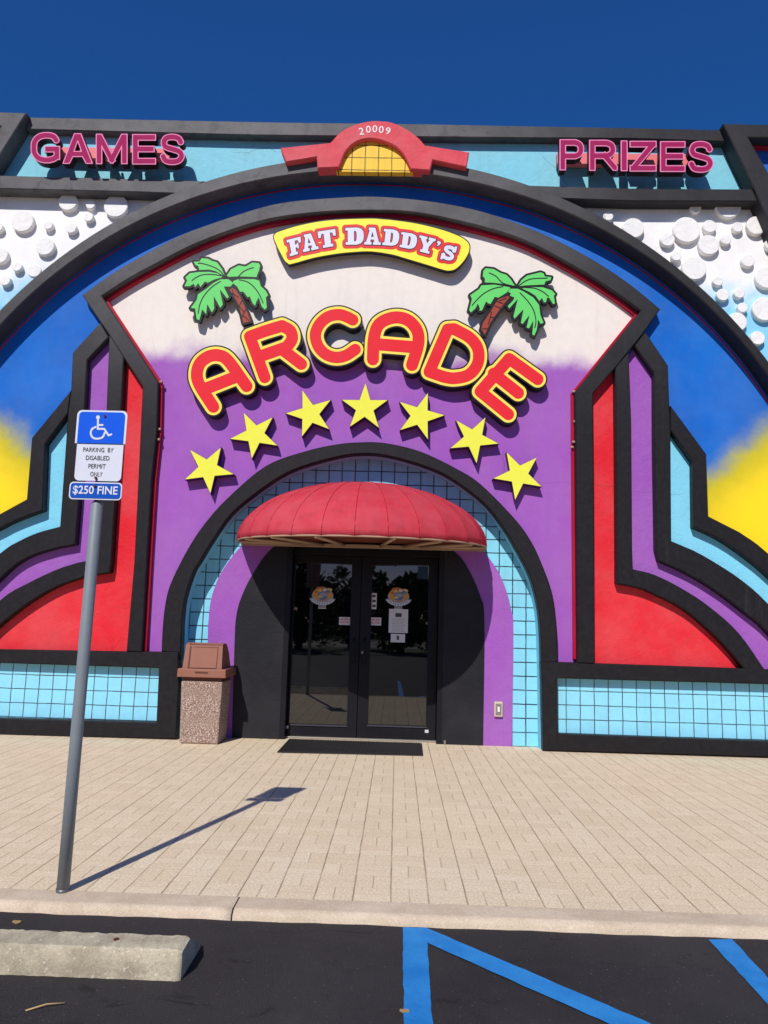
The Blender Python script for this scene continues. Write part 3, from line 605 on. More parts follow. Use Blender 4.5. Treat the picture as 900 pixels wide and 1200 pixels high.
obj('lining', bm, 'awn_in', A)
for g in (1, 2.6, 4.2, 5.8, 8.2, 9.8, 11.4, 13):
    th = math.pi*g/NG; p1 = apt(th, math.pi/2, .99)-Vector((0, 0, .012)); bm = bmesh.new()
    p0 = Vector((AXC+(p1.x-AXC)*.55, YD-.02, AZ-.012)); tube(bm, [p0, p1], .022, 4); obj('rib', bm, 'rib', A)
bm = bmesh.new(); box(bm, AXC-AA+.02, AXC+AA-.02, YD-.05, YD-.018, AZ-.045, AZ+.0, bev=.004); obj('wall_rail', bm, 'rib', A)

# ------------------------------------------------------------------ cut-out letters of the big sign
def zz(l, s, ox, oy): return [(x/s+ox, y/s+oy) for x, y in l]
a1 = lambda l: zz(l, 3.6, 200, 340); b1 = lambda l: zz(l, 3.6, 410, 340); c1 = lambda l: zz(l, 7.5, 340, 360)
LET = {
 'A': ([crv(a1([(180, 492), (122, 400), (111, 350), (127, 305), (167, 278), (210, 277), (247, 303), (320, 405)]), 6), a1([(148, 416), (285, 362)])], 9.9, 'first letter A of the arched red word, at its left end beside the purple wall'),
 'R': ([a1([(334, 196), (400, 172), (470, 151)])+crv(a1([(470, 151), (505, 172), (512, 207), (490, 240)]), 5)+a1([(490, 240), (390, 275)]), a1([(334, 196), (397, 368)]), a1([(470, 250), (551, 312)])], 9.7, 'red letter R with yellow outline, directly under the left palm tree cutout'),
 'C': ([crv(c1([(550, 112), (490, 82), (430, 66), (340, 82), (262, 145), (222, 240), (245, 340), (310, 412), (400, 442), (490, 425), (572, 372)]), 5)], 9.5, 'red letter C with yellow outline, open to the right, third in the arched word'),
 'A2': ([crv(b1([(97, 292), (102, 200), (125, 142), (185, 116), (243, 126), (283, 170), (288, 230), (262, 316)]), 6), b1([(108, 228), (285, 242)])], 9.9, 'second letter A of the arched red word, between the letters C and D'),
 'D': ([b1([(335, 345), (412, 166), (440, 164)])+crv(b1([(440, 164), (508, 203), (541, 252), (538, 312), (500, 358), (440, 372), (395, 366)]), 5)+b1([(395, 366), (335, 345)])], 9.7, 'red letter D with yellow outline, directly under the right palm tree cutout'),
 'E': ([b1([(792, 376), (672, 290), (550, 428), (668, 524)]), b1([(606, 352), (710, 434)])], 9.7, 'red letter E with three arms, last letter of the arched word'),
}
for k, (paths, r, lab) in LET.items():
    allp = [p for q in paths for p in q]; cx_ = sum(p[0] for p in allp)/len(allp); cy_ = sum(p[1] for p in allp)/len(allp)
    bb = (min(p[0] for p in allp)-14, min(p[1] for p in allp)-14, max(p[0] for p in allp)+14, max(p[1] for p in allp)+14)
    fn = umin([f for q in paths for f in path_caps(q)]); x, z = W(cx_, cy_, -.16)
    T = thing('sign_letter', lab, 'sign letter', (x, 0, z), 'red letters of the arched wall sign')
    cut('letter_body', fn, bb, r+1.9, -.160, -.008, 'lblk', T, ch=.003); cut('yellow_border', fn, bb, r+.1, -.163, -.161, 'lyel', T, Yp=-.16)
    cut('red_face', fn, bb, r-2.9, -.166, -.163, 'lred', T, Yp=-.16)
# stars
stars = [(a1([(80, 672), (213, 662), (268, 777), (168, 860), (58, 800)]), 'lowest yellow star at the far left end of the row of seven'),
 (a1([(307, 515), (432, 535), (452, 657), (342, 713), (248, 628)]), 'yellow star second from the left, below the first letter A'),
 (a1([(555, 420), (677, 462), (670, 588), (553, 620), (483, 520)]), 'yellow star third from the left, below the letter R'),
 (a1([(822, 390), (918, 463), (880, 583), (755, 578), (720, 462)]), 'topmost yellow star in the middle of the row of seven'),
 (b1([(330, 432), (402, 528), (330, 632), (210, 592), (208, 470)]), 'yellow star right of the topmost one, below the letter D'),
 (b1([(573, 535), (630, 648), (535, 733), (422, 668), (447, 548)]), 'yellow star below the lower left corner of the letter E'),
 (b1([(660, 682), (790, 705), (810, 830), (697, 887), (603, 795)]), 'lowest yellow star at the far right end of the row of seven')]
for tips, lab in stars:
    c = np.mean(tips, axis=0); l = []
    for i in range(5): l += [tips[i], tuple(c+((np.array(tips[i])+np.array(tips[(i+1) % 5]))/2-c)*.475)]
    x, z = W(*c, -.13); T = thing('star', lab, 'star', (x, 0, z), 'yellow stars in an arc above the doorway')
    P_ = px(l, -.13); bm = bmesh.new(); slab(bm, [(P_, [])], -.128, -.008, mi=0); obj('star_body', bm, 'star_side', T)
    bm = bmesh.new(); slab(bm, [(inset(P_, .004) if area(P_) > 0 else inset(P_[::-1], .004), [])], -.132, -.128, .001); obj('star_face', bm, 'star', T)
# palm cut-outs
p1 = lambda l: zz(l, 7.5, 205, 290); p2 = lambda l: zz(l, 7.5, 540, 300)
palmL = [p1(q) for q in ([(440, 255), (415, 190), (370, 130), (330, 120), (290, 98), (235, 95), (215, 125), (165, 125), (180, 155), (205, 165), (215, 200), (300, 196), (360, 210), (410, 240)],
 [(420, 262), (380, 228), (300, 214), (200, 217), (130, 227), (90, 265), (108, 290), (82, 342), (130, 342), (165, 320), (180, 350), (205, 315), (225, 350), (265, 300), (290, 312), (340, 285), (400, 268)],
 [(500, 300), (470, 279), (400, 280), (335, 314), (275, 364), (202, 412), (192, 460), (138, 533), (178, 538), (190, 630), (215, 642), (240, 545), (275, 590), (285, 500), (325, 573), (346, 540), (342, 430), (400, 533), (422, 500), (395, 370), (460, 450), (475, 435), (430, 345), (490, 345), (515, 312)],
 [(455, 248), (492, 193), (560, 158), (620, 168), (680, 133), (738, 138), (750, 160), (740, 205), (730, 225), (718, 262), (640, 258), (560, 256), (470, 260)],
 [(512, 295), (560, 278), (700, 279), (742, 292), (755, 340), (800, 382), (820, 420), (800, 440), (808, 530), (790, 548), (762, 520), (737, 440), (715, 480), (705, 515), (682, 490), (657, 430), (640, 440), (602, 390), (572, 390), (547, 345), (512, 318)])]
veinL = [p1(q) for q in ([(440, 262), (395, 205), (320, 165), (230, 140), (205, 142)], [(400, 248), (330, 238), (240, 242), (180, 270), (150, 292)], [(400, 300), (330, 345), (260, 420), (220, 500), (205, 580)], [(560, 255), (600, 215), (650, 190), (690, 178)], [(565, 285), (640, 305), (700, 355), (745, 420), (775, 490)])]
trunkL = p1([(478, 372), (505, 352), (535, 372), (575, 430), (600, 485), (640, 575), (668, 648), (600, 668), (582, 590), (545, 475), (505, 410)]); trkL = [p1(q) for q in ([(500, 400), (560, 440)], [(560, 520), (590, 470)], [(545, 500), (610, 570)], [(590, 610), (625, 540)], [(600, 600), (650, 640)], [(520, 420), (505, 370)])]
palmR = [p2(q) for q in ([(475, 262), (440, 205), (400, 165), (350, 150), (290, 115), (220, 107), (197, 130), (192, 180), (212, 200), (208, 233), (280, 236), (370, 246), (430, 260)],
 [(430, 275), (370, 264), (290, 252), (180, 258), (162, 290), (82, 345), (97, 380), (72, 478), (90, 498), (130, 460), (150, 420), (167, 460), (162, 483), (188, 478), (222, 400), (240, 418), (262, 423), (298, 360), (330, 368), (400, 325), (438, 290)],
 [(432, 288), (408, 310), (440, 330), (430, 350), (470, 365), (460, 390), (412, 440), (425, 463), (500, 380), (462, 530), (472, 553), (550, 470), (527, 590), (545, 598), (603, 520), (577, 630), (600, 638), (638, 570), (627, 690), (645, 702), (668, 650), (680, 560), (700, 598), (728, 588), (700, 520), (688, 430), (636, 364), (555, 314), (500, 288)],
 [(498, 270), (532, 213), (580, 173), (640, 158), (700, 143), (728, 153), (738, 180), (797, 187), (788, 213), (745, 223), (735, 252), (650, 256), (560, 260)],
 [(535, 284), (620, 274), (720, 275), (800, 302), (832, 335), (818, 350), (828, 420), (810, 423), (777, 370), (760, 365), (748, 408), (730, 408), (713, 370), (690, 398), (655, 350), (605, 318), (562, 298)])]
veinR = [p2(q) for q in ([(480, 270), (370, 240), (310, 180), (250, 150)], [(370, 270), (280, 290), (190, 340), (120, 410), (100, 435)], [(520, 325), (590, 400), (640, 480), (660, 570), (650, 630)], [(500, 270), (570, 220), (640, 200), (760, 195)], [(560, 278), (650, 285), (720, 315), (770, 355)])]
trunkR = p2([(330, 378), (420, 348), (428, 368), (390, 410), (330, 490), (260, 590), (212, 695), (178, 645), (192, 590), (260, 490), (300, 420)]); trkR = [p2(q) for q in ([(320, 400), (370, 420)], [(300, 440), (350, 460)], [(270, 490), (255, 560), (240, 600)], [(260, 540), (300, 540)], [(190, 640), (235, 640)], [(340, 395), (400, 370)])]
for fr_s, vn, tr, ck, lab in ((palmL, veinL, trunkL, trkL, 'green and brown palm tree cutout left of the sign board'), (palmR, veinR, trunkR, trkR, 'green and brown palm tree cutout right of the sign board, leaning the other way')):
    P_ = [p for q in fr_s for p in q]+tr; bb = (min(p[0] for p in P_)-5, min(p[1] for p in P_)-5, max(p[0] for p in P_)+4, max(p[1] for p in P_)+4)
    x, z = W(np.mean([p[0] for p in tr]), max(p[1] for p in tr), -.2); T = thing('palm_cutout', lab, 'palm cutout', (x, 0, z), 'palm tree cutouts on the wall sign')
    fl = umin([lambda P, q=q: sd_poly(P, q) for q in fr_s]); ft = lambda P, q=tr: sd_poly(P, q)
    sm = lambda P: np.minimum(fl(P), ft(P))
    cut('backing', sm, bb, 2.5, -.135, -.085, 'lblk', T, res=.33, ch=.002, back=True); 
    bm = bmesh.new(); 
    for du, dv in ((-3, -12), (6, 3)):
        xx, zq = W(np.mean([p[0] for p in P_])+du*4, np.mean([p[1] for p in P_])+dv, -.09); sb = bmesh.new(); tube(sb, [(xx, -.008, zq), (xx, -.09, zq)], .02, 8); obj('stand_off', sb, 'lblk', T)
    for q in fr_s: cut('frond', (lambda P, q=q: sd_poly(P, q)), bb, -.1, -.138, -.135, 'green', T, res=.33, Yp=-.135)
    cut('trunk', ft, bb, -.25, -.137, -.135, 'trunk', T, res=.33, Yp=-.135)
    cut('vein', umin([f for q in vn for f in path_caps(crv(q, 4))]), bb, .6, -.140, None, 'lblk', T, res=.25, Yp=-.135)
    cut('bark_line', umin([f for q in ck for f in path_caps(q)]), bb, .5, -.140, None, 'lblk', T, res=.25, Yp=-.135)

# ------------------------------------------------------------------ name board
q1 = lambda l: zz(l, 7.5, 315, 240); q2 = lambda l: zz(l, 7.5, 435, 240)
T = thing('name_board', 'long curved yellow sign board with white slab lettering outlined in red', 'sign', (-.42, 0, 6.0))
def px_out(l):
    return inset(l, -1.1 if area(l) > 0 else 1.1)
outl = crv(q1([(80, 380), (45, 290), (60, 252), (100, 232), (250, 186), (450, 146), (650, 128), (900, 121)])+q2([(100, 127), (200, 136), (400, 165), (600, 213), (750, 265), (835, 315), (864, 365), (852, 430), (805, 505), (745, 562), (695, 578), (640, 573), (500, 530), (300, 470), (180, 436), (0, 410)])+q1([(750, 415), (600, 430), (400, 465), (200, 520), (165, 512), (135, 482), (80, 380)]), 4)[:-1]
relief('board', outl, -.15, 'byel', T, yb=-.09, ch=.003, side='lblk'); relief('board_rim', [(p[0], p[1]) for p in px_out(outl)], -.142, 'lblk', T, yb=-.086, ch=0)
relief('board_back', [(p[0], p[1]) for p in outl], -.088, 'lblk', T, yb=-.080, ch=0)
bm = bmesh.new()
for u, v in ((345, 285), (400, 276), (460, 275), (520, 295)):
    x, z = W(u, v, -.08); sb = bmesh.new(); tube(sb, [(x, -.008, z), (x, -.089, z)], .02, 8); obj('stand_off', sb, 'lblk', T)
GL = {'F': ([[(0, 0), (1, 0), (1, .36), (.84, .36), (.76, .17), (.56, .17), (.56, .40), (.66, .40), (.68, .32), (.80, .32), (.80, .68), (.68, .68), (.66, .58), (.56, .58), (.56, .83), (.68, .83), (.68, 1), (0, 1), (0, .83), (.16, .83), (.16, .17), (0, .17)]]),
 'A': ([[(.22, 0), (.68, 0), (.88, .83), (1, .83), (1, 1), (.52, 1), (.52, .83), (.6, .83), (.58, .7), (.38, .7), (.36, .83), (.44, .83), (.44, 1), (0, 1), (0, .83), (.1, .83), (.28, .17), (.22, .17)], [(.40, .54), (.56, .54), (.48, .25)]]),
 'T': ([[(0, 0), (1, 0), (1, .4), (.86, .4), (.8, .18), (.68, .18), (.68, .83), (.8, .83), (.8, 1), (.2, 1), (.2, .83), (.32, .83), (.32, .18), (.2, .18), (.14, .4), (0, .4)]]),
 'D': ([[(0, 0), (.62, 0), (.85, .08), (.97, .25), (1, .5), (.97, .75), (.85, .92), (.62, 1), (0, 1), (0, .83), (.12, .83), (.12, .17), (0, .17)], [(.47, .2), (.56, .22), (.60, .35), (.60, .65), (.56, .78), (.47, .8)]]),
 'Y': ([[(0, 0), (.5, 0), (.5, .16), (.43, .16), (.54, .38), (.64, .16), (.57, .16), (.57, 0), (1, 0), (1, .16), (.92, .16), (.70, .58), (.70, .83), (.82, .83), (.82, 1), (.22, 1), (.22, .83), (.34, .83), (.34, .58), (.1, .16), (0, .16)]]),
 "'": ([[(.2, 0), (.8, .1), (.9, .45), (.5, 1), (.15, .95), (.45, .6), (.1, .45)]])}
def quad(Q, p):
    (a, b, c, d) = [np.array(x) for x in Q]; u, v = p; return tuple((a*(1-u)+b*u)*(1-v)+(d*(1-u)+c*u)*v)
words = [('F', q1([(155, 312), (280, 281), (292, 425), (187, 457)])), ('A', q1([(275, 272), (415, 243), (440, 390), (303, 420)])), ('T', q1([(428, 238), (585, 214), (600, 362), (447, 388)])),
 ('D', q1([(672, 205), (838, 198), (836, 353), (675, 355)])), ('A', q2([(-48, 200), (78, 205), (86, 356), (-62, 352)])), ('D', q2([(112, 212), (256, 224), (238, 368), (95, 356)])), ('D', q2([(265, 240), (416, 262), (388, 400), (248, 374)])),
 ('Y', q2([(425, 268), (570, 302), (535, 442), (395, 405)])), ("'", q2([(576, 315), (622, 325), (610, 372), (566, 360)]))]
fns = []
for g, Q in words:
    ls = [[quad(Q, p) for p in l] for l in GL[g]]
    def fn(P, ls=ls):
        d = sd_poly(P, ls[0])
        for h in ls[1:]: d = np.maximum(d, -sd_poly(P, h))
        return d
    fns.append(fn)
SQ = q2([(640, 340), (762, 372), (730, 512), (600, 478)])
sp_ = crv([quad(SQ, p) for p in [(.80, .30), (.72, .19), (.5, .15), (.27, .20), (.22, .33), (.38, .44), (.62, .52), (.77, .65), (.72, .79), (.5, .85), (.27, .81), (.17, .68)]], 4)
sf = umin(path_caps(sp_)); SPUR = [[quad(SQ, p) for p in l] for l in ([(.80, 0), (.97, 0), (.95, .38), (.72, .38)], [(.02, .62), (.25, .62), (.2, 1), (.04, 1)])]
fns.append(lambda P: np.minimum.reduce([sf(P)-2.25]+[sd_poly(P, s) for s in SPUR]))
bb = (325, 255, 545, 325); allf = umin(fns)
cut('red_halo', allf, bb, 3.9, -.153, -.150, 'halo', T, res=.4, Yp=-.15)
for g, fn in zip([w[0] for w in words]+['S'], fns):
    cut('letter_outline', fn, bb, .75, -.1545, -.153, 'navy', T, res=.3, Yp=-.15); cut('white_letter', fn, bb, -.1, -.1575, -.1545, 'lwhite', T, res=.25, Yp=-.15)

# ------------------------------------------------------------------ channel-letter signs GAMES / PRIZES
def thick(paths, box_, t_):
    x0, y0, x1, y1 = box_; h = t_/2; fs = []
    for pth, smooth in paths:
        q = [(x0+h+(x1-x0-t_)*a, y0+h+(y1-y0-t_)*b) for a, b in pth]
        if smooth: q = crv(q, 5)
        n = len(q)-1
        for i, (a, b) in enumerate(zip(q, q[1:])):
            if smooth:
                if 0 < i < n-1: fs.append(lambda P, a=a, b=b: sd_caps(P, a, b)-h)
                else:
                    e = (np.array(b)-np.array(a)); e = e/np.linalg.norm(e)*h; p2 = tuple(np.array(b)+e) if i == 0 else b; p1_ = a if i == 0 else tuple(np.array(a)-e)
                    fs.append(lambda P, a=p1_, b=p2: sd_boxs(P, a, b, h, 0))
            else: fs.append(lambda P, a=a, b=b: sd_boxs(P, a, b, h, h))
    f = umin(fs)
    def clip(P):
        bx = np.maximum(np.maximum(x0-P[..., 0], P[..., 0]-x1), np.maximum(y0-P[..., 1], P[..., 1]-y1)); return np.maximum(f(P), bx)
    return clip
def thickA(box_, t_):
    x0, y0, x1, y1 = box_; c = (x0+x1)/2; w = t_*1.12
    o = [(x0, y1), (c-w*.52, y0), (c+w*.52, y0), (x1, y1), (x1-w, y1), (x1-w*1.55, y1-8), (x0+w*1.55, y1-8), (x0+w, y1)]; hh = [(c, y0+8.5), (c-4.4, y1-14), (c+4.4, y1-14)]
    return lambda P: np.maximum(sd_poly(P, o), -sd_poly(P, hh))
SG = [(1, .24), (.86, .06), (.55, 0), (.22, .07), (.03, .27), (0, .5), (.03, .73), (.22, .93), (.55, 1), (.85, .95), (1, .84)]
GLY = {'G': [(SG, 1), ([(1, .86), (1, .56), (.60, .56)], 0)], 'M': [([(0, 1), (0, 0)], 0), ([(.04, 0), (.5, .95)], 0), ([(.5, .95), (.96, 0)], 0), ([(1, 0), (1, 1)], 0)],
 'E': [([(1, 0), (0, 0), (0, 1), (1, 1)], 0), ([(0, .49), (.92, .49)], 0)],
 'S': [([(.96, .24), (.82, .06), (.5, 0), (.18, .05), (.06, .23), (.16, .40), (.5, .49), (.86, .59), (.98, .77), (.82, .95), (.5, 1), (.16, .95), (.0, .74)], 1)],
 'P': [([(0, 1), (0, 0), (.6, 0)], 0), ([(.5, 0), (.72, .01), (.93, .10), (1, .27), (.93, .45), (.72, .54), (.5, .55)], 1), ([(0, .55), (.55, .55)], 0)],
 'R': [([(0, 1), (0, 0), (.5, 0)], 0), ([(.45, 0), (.68, .01), (.86, .10), (.92, .26), (.86, .42), (.68, .51), (.45, .52)], 1), ([(0, .52), (.5, .52)], 0), ([(.55, .52), (1.02, 1.02)], 0)],
 'I': [([(.5, 0), (.5, 1)], 0)], 'Z': [([(0, 0), (1, 0)], 0), ([(.93, .06), (.07, .94)], 0), ([(0, 1), (1, 1)], 0)]}
def channel_sign(lab, letters, race, loc):
    T = thing('channel_letter_sign', lab, 'sign', loc, 'magenta channel letter signs under the parapet')
    bm = bmesh.new(); (x0, z1), (x1, z0) = W(race[0], race[1], -.12), W(race[2], race[3], -.12); box(bm, x0, x1, -.12, -.03, z0, z1, bev=.006)
    for xx in (x0+.2, (x0+x1)/2, x1-.2): box(bm, xx-.03, xx+.03, -.031, -.004, z0+.05, z1-.05)
    obj('raceway', bm, 'race', T)
    for ch_, bx in letters:
        fn = thickA(bx, 6.8) if ch_ == 'A' else thick(GLY[ch_], bx, 6.7 if ch_ != 'I' else 7.2); bb = (bx[0]-3, bx[1]-3, bx[2]+3, bx[3]+3)
        xx, zq = W((bx[0]+bx[2])/2 if ch_ not in 'PRE' else bx[0]+4, (race[1]+race[3])/2-1, -.3); sb = bmesh.new(); tube(sb, [(xx, -.119, zq), (xx, -.24, zq)], .018, 8); obj('stand_off', sb, 'gside', T)
        cut('letter_return', fn, bb, .3, -.34, -.235, 'gside', T, res=.4, back=True)
        cut('letter_edge', fn, bb, .45, -.348, -.34, 'gedge', T, res=.33, Yp=-.34); cut('letter_face', fn, bb, -.75, -.351, -.348, 'gpink', T, res=.33, Yp=-.34)
channel_sign('magenta channel letters GAMES with pink edges on a pink raceway, upper left', [('G', (36.7, 155.5, 70.3, 191.3)), ('A', (74, 157, 108.6, 191.8)), ('M', (113, 157.6, 149.3, 192.2)), ('E', (155.5, 158, 182.6, 192.6)), ('S', (187.5, 157.5, 216.8, 193.3))], (66, 172, 210, 187), (-3.9, 0, 7.2))
channel_sign('magenta channel letters PRIZES with pink edges on a pink raceway, upper right', [('P', (656, 164, 684, 199.5)), ('R', (690.6, 164.6, 723.4, 200)), ('I', (726.5, 165.5, 736, 200.4)), ('Z', (738, 165.9, 768.8, 200.9)), ('E', (773.7, 166.3, 802.6, 201.3)), ('S', (806, 166, 836, 202.3))], (653, 178.5, 812, 194), (2.85, 0, 7.2))

# ------------------------------------------------------------------ address arch over the outer arch
YP = -.36
T = thing('address_arch', 'salmon red stepped arch with white street number 20009 around a yellow tiled half circle', 'arch', (-.4, -.2, 7.2))
out = [(328.5, 173), (387, 167)]+crv([(387, 167), (400, 154), (417, 145.5), (433, 141.8), (446, 141.5), (460, 143.5), (477, 151.5), (490, 161), (498, 170)], 5)[1:]+[(550, 178), (547, 196), (507, 187.5), (504, 199.5), (481.5, 198)]+crv([(481.5, 198), (473, 181), (460, 169.5), (438, 162.5), (420, 165), (406, 176), (397, 196)], 5)[1:]+[(372, 197), (371, 184), (335, 190)]
relief('arch_body', out, YP, 'pink', T, yb=-.19, ch=.012)
relief('tiled_half_circle', crv([(484, 202), (474, 180), (460, 167), (438, 160), (420, 163), (404, 175), (394, 201)], 4), YP+.07, 'tile_yel', T, yb=-.2, ch=0)
bm = bmesh.new()
for ch_, u, v, r in (('2', 423.5, 153.8, .16), ('0', 431.7, 151.5, .06), ('0', 439.3, 150.9, 0), ('0', 446.8, 151.8, -.06), ('9', 454.7, 153.4, -.13)):
    x, z = W(u, v, YP-.004); text(bm, ch_, x, z, .098, YP-.004, 0, .006, .060, rot=r)
obj('street_number', bm, 'white', T)

# ------------------------------------------------------------------ wall switch box
x, z = W(584, 831, YD-.03); T = thing('switch_box', 'small beige metal switch box on the purple surround right of the doors', 'switch box', (x, YD, z-.07))
bm = bmesh.new(); box(bm, x-.05, x+.05, YD-.045, YD-.008, z-.088, z+.088, bev=.006); obj('housing', bm, 'cream', T)
bm = bmesh.new(); box(bm, x-.034, x+.034, YD-.052, YD-.045, z-.066, z+.066, bev=.003); obj('cover', bm, 'steel', T)
bm = bmesh.new(); box(bm, x-.013, x+.013, YD-.066, YD-.052, z-.03, z+.03, bev=.003); obj('toggle', bm, 'white', T)

# ------------------------------------------------------------------ litter bin
T = thing('trash_bin', 'stone-aggregate trash bin with brown plastic hooded lid beside the doorway', 'trash bin', (-2.22, -.12, 0))
bm = bmesh.new(); bx0, bx1, by0, by1 = -2.445, -2.005, -.365, .075
def frustum(bm, b, t_, z0, z1, bev=.012, mi=0):
    vs = [bm.verts.new((x, y, z0)) for x, y in ((b[0], b[2]), (b[1], b[2]), (b[1], b[3]), (b[0], b[3]))]+[bm.verts.new((x, y, z1)) for x, y in ((t_[0], t_[2]), (t_[1], t_[2]), (t_[1], t_[3]), (t_[0], t_[3]))]
    fs = [bm.faces.new([vs[i] for i in q]) for q in ((3, 2, 1, 0), (4, 5, 6, 7), (0, 1, 5, 4), (1, 2, 6, 5), (2, 3, 7, 6), (3, 0, 4, 7))]
    for f in fs: f.material_index = mi
    if bev: bmesh.ops.bevel(bm, geom=list(set(e for f in fs for e in f.edges)), offset=bev, segments=2, affect='EDGES', profile=.5)
frustum(bm, (bx0, bx1, by0, by1), (bx0-.018, bx1+.018, by0-.018, by1+.018), .004, .70, .014); obj('body', bm, 'aggr', T)
bm = bmesh.new(); box(bm, bx0-.004, bx1+.004, by0-.004, by1+.004, .70, .755, bev=.004); obj('collar', bm, 'bindark', T)
bm = bmesh.new(); frustum(bm, (bx0-.062, bx1+.062, by0-.062, by1+.062), (bx0-.058, bx1+.058, by0-.058, by1+.058), .745, .842, .010); rim_ = obj('lid_rim', bm, 'binbrown', T)
bm = bmesh.new(); box(bm, -2.30, -2.15, by0-.0665, by0-.055, .795, .812, bev=.003); obj('handle_slot', bm, 'bindark', rim_)
bm = bmesh.new()   # hood: two side cheeks and a curved back, the swing flap set in its front
hx0, hx1 = bx0-.012, bx1-.0; prof = [(by0-.02, .842), (by0+.03, 1.115), (by0+.10, 1.135), (by0+.24, 1.12), (by0+.36, 1.02), (by1+.02, .842)]
for xa, xb in ((hx0, hx0+.06), (hx1-.03, hx1)):
    A_ = [bm.verts.new((xa+(.012 if xa == hx0 else 0)*(z-.842)/.29, y, z)) for y, z in prof]; B_ = [bm.verts.new((xb-(.012 if xa != hx0 else 0)*(z-.842)/.29, y, z)) for y, z in prof]
    bm.faces.new(A_); bm.faces.new(B_[::-1])
    for i in range(len(prof)): bm.faces.new((A_[i], B_[i], B_[(i+1) % len(prof)], A_[(i+1) % len(prof)]))
A_ = [bm.verts.new((hx0+.05, y, z)) for y, z in prof[1:]]; B_ = [bm.verts.new((hx1-.02, y, z)) for y, z in prof[1:]]
for i in range(len(A_)-1): bm.faces.new((A_[i], B_[i], B_[i+1], A_[i+1]))
bmesh.ops.recalc_face_normals(bm, faces=bm.faces); obj('hood', bm, 'binbrown', T)
def tilt(bm, x0, x1, d0, d1, z0, z1, off):    # a plate following the hood's sloped front
    def y(z): return by0-.02+(z-.842)/.273*.05
    v = [bm.verts.new(p) for p in ((x0, y(z0)+off, z0), (x1, y(z0)+off, z0), (x1, y(z1)+off, z1), (x0, y(z1)+off, z1), (x0, y(z0)+off+.02, z0), (x1, y(z0)+off+.02, z0), (x1, y(z1)+off+.02, z1), (x0, y(z1)+off+.02, z1))]
    for q in ((0, 1, 2, 3), (7, 6, 5, 4), (0, 4, 5, 1), (1, 5, 6, 2), (2, 6, 7, 3), (3, 7, 4, 0)): bm.faces.new([v[i] for i in q])
bm = bmesh.new(); tilt(bm, hx0+.062, hx1-.03, 0, 0, .845, 1.11, .004); obj('flap_surround', bm, 'binbrown', T)
bm = bmesh.new(); tilt(bm, hx0+.06, hx0+.075, 0, 0, .85, 1.09, -.004); tilt(bm, hx0+.10, hx1-.06, 0, 0, 1.083, 1.088, .002); tilt(bm, hx1-.064, hx1-.060, 0, 0, .855, 1.085, .002); obj('flap_gap', bm, 'bindark', T)
bm = bmesh.new(); tilt(bm, hx0+.085, hx1-.066, 0, 0, .852, 1.08, -.004); obj('flap', bm, 'binbrown', T)

# ------------------------------------------------------------------ door mat
T = thing('door_mat', 'black ribbed rubber door mat in front of the glass doors', 'door mat', (-.46, -.33, 0))
bm = bmesh.new(); ml = [(-1.30, .09), (.33, .27), (.31, -.69), (-1.27, -.79)]; ml = [(-1.262, .13), (.33, .13), (.318, -.70), (-1.262, -.78)]
a, b, c, d = ml; vs = [bm.verts.new((x, y, .004)) for x, y in ml]+[bm.verts.new((x, y, .013)) for x, y in ml]
for q in ((0, 1, 2, 3), (4, 5, 6, 7), (0, 1, 5, 4), (1, 2, 6, 5), (2, 3, 7, 6), (3, 0, 4, 7)): bm.faces.new([vs[i] for i in q])
bmesh.ops.recalc_face_normals(bm, faces=bm.faces); obj('mat_base', bm, 'mat', T)
bm = bmesh.new()
for i in range(52):
    x = -1.24+1.535*i/51; y0 = -.74+.07*i/51; box(bm, x-.008, x+.008, y0, .115, .0135, .021)
obj('mat_ribs', bm, 'mat', T)

# ------------------------------------------------------------------ parking sign on its pole
T = thing('parking_sign', 'grey pole with blue and white disabled parking sign and blue fine plate', 'sign', (-1.70, -5.14, 0))
bm = bmesh.new(); tube(bm, [(-1.706, -5.14, 0), (-1.700, -5.14, .8), (-1.690, -5.14, 2.04), (-1.690, -5.14, 2.055)], [.0325, .0325, .0325, .025], 24); pole = obj('pole', bm, 'pole', T)
bm = bmesh.new(); tube(bm, [(-1.706, -5.14, .001), (-1.706, -5.14, .018)], .0345, 24); obj('base_collar', bm, 'alu', T)
bm = bmesh.new(); box(bm, -1.705, -1.675, -5.155, -5.145, 2.0, 2.50); obj('mounting_post', bm, 'alu', T)
def rrect(x0, x1, z0, z1, r, n=6):
    l = []
    for cx_, cz_, a0 in ((x1-r, z1-r, 0), (x0+r, z1-r, 90), (x0+r, z0+r, 180), (x1-r, z0+r, 270)):
        l += [(cx_+r*math.cos(math.radians(a0+90*k/n)), cz_+r*math.sin(math.radians(a0+90*k/n))) for k in range(n+1)]
    return l
YS = -5.18; sx0, sx1, sz0, sz1 = -1.827, -1.543, 2.168, 2.570; sm_ = 2.379
bm = bmesh.new(); slab(bm, [(rrect(sx0+.012, sx1-.010, sz0, sz1-.1, .026), [])], YS+.001, YS+.006, mi=0, mi_side=1, back=True); obj('permit_plate', bm, ['signwhite', 'alu'], T)
bm = bmesh.new(); l = rrect(sx0, sx1, sm_-.06, sz1, .028); l = [(x, max(z, sm_)) for x, z in l]; slab(bm, [(l, [])], YS-.002, YS+.0005, mi=0, mi_side=1, back=True); up = obj('symbol_plate', bm, ['signwhite', 'alu'], T)
bm = bmesh.new(); l = rrect(sx0+.012, sx1-.012, sm_-.06, sz1-.010, .022); l = [(x, max(z, sm_+.001)) for x, z in l]; slab(bm, [(l, [])], YS-.0045, None); obj('blue_field', bm, 'signblue', up)
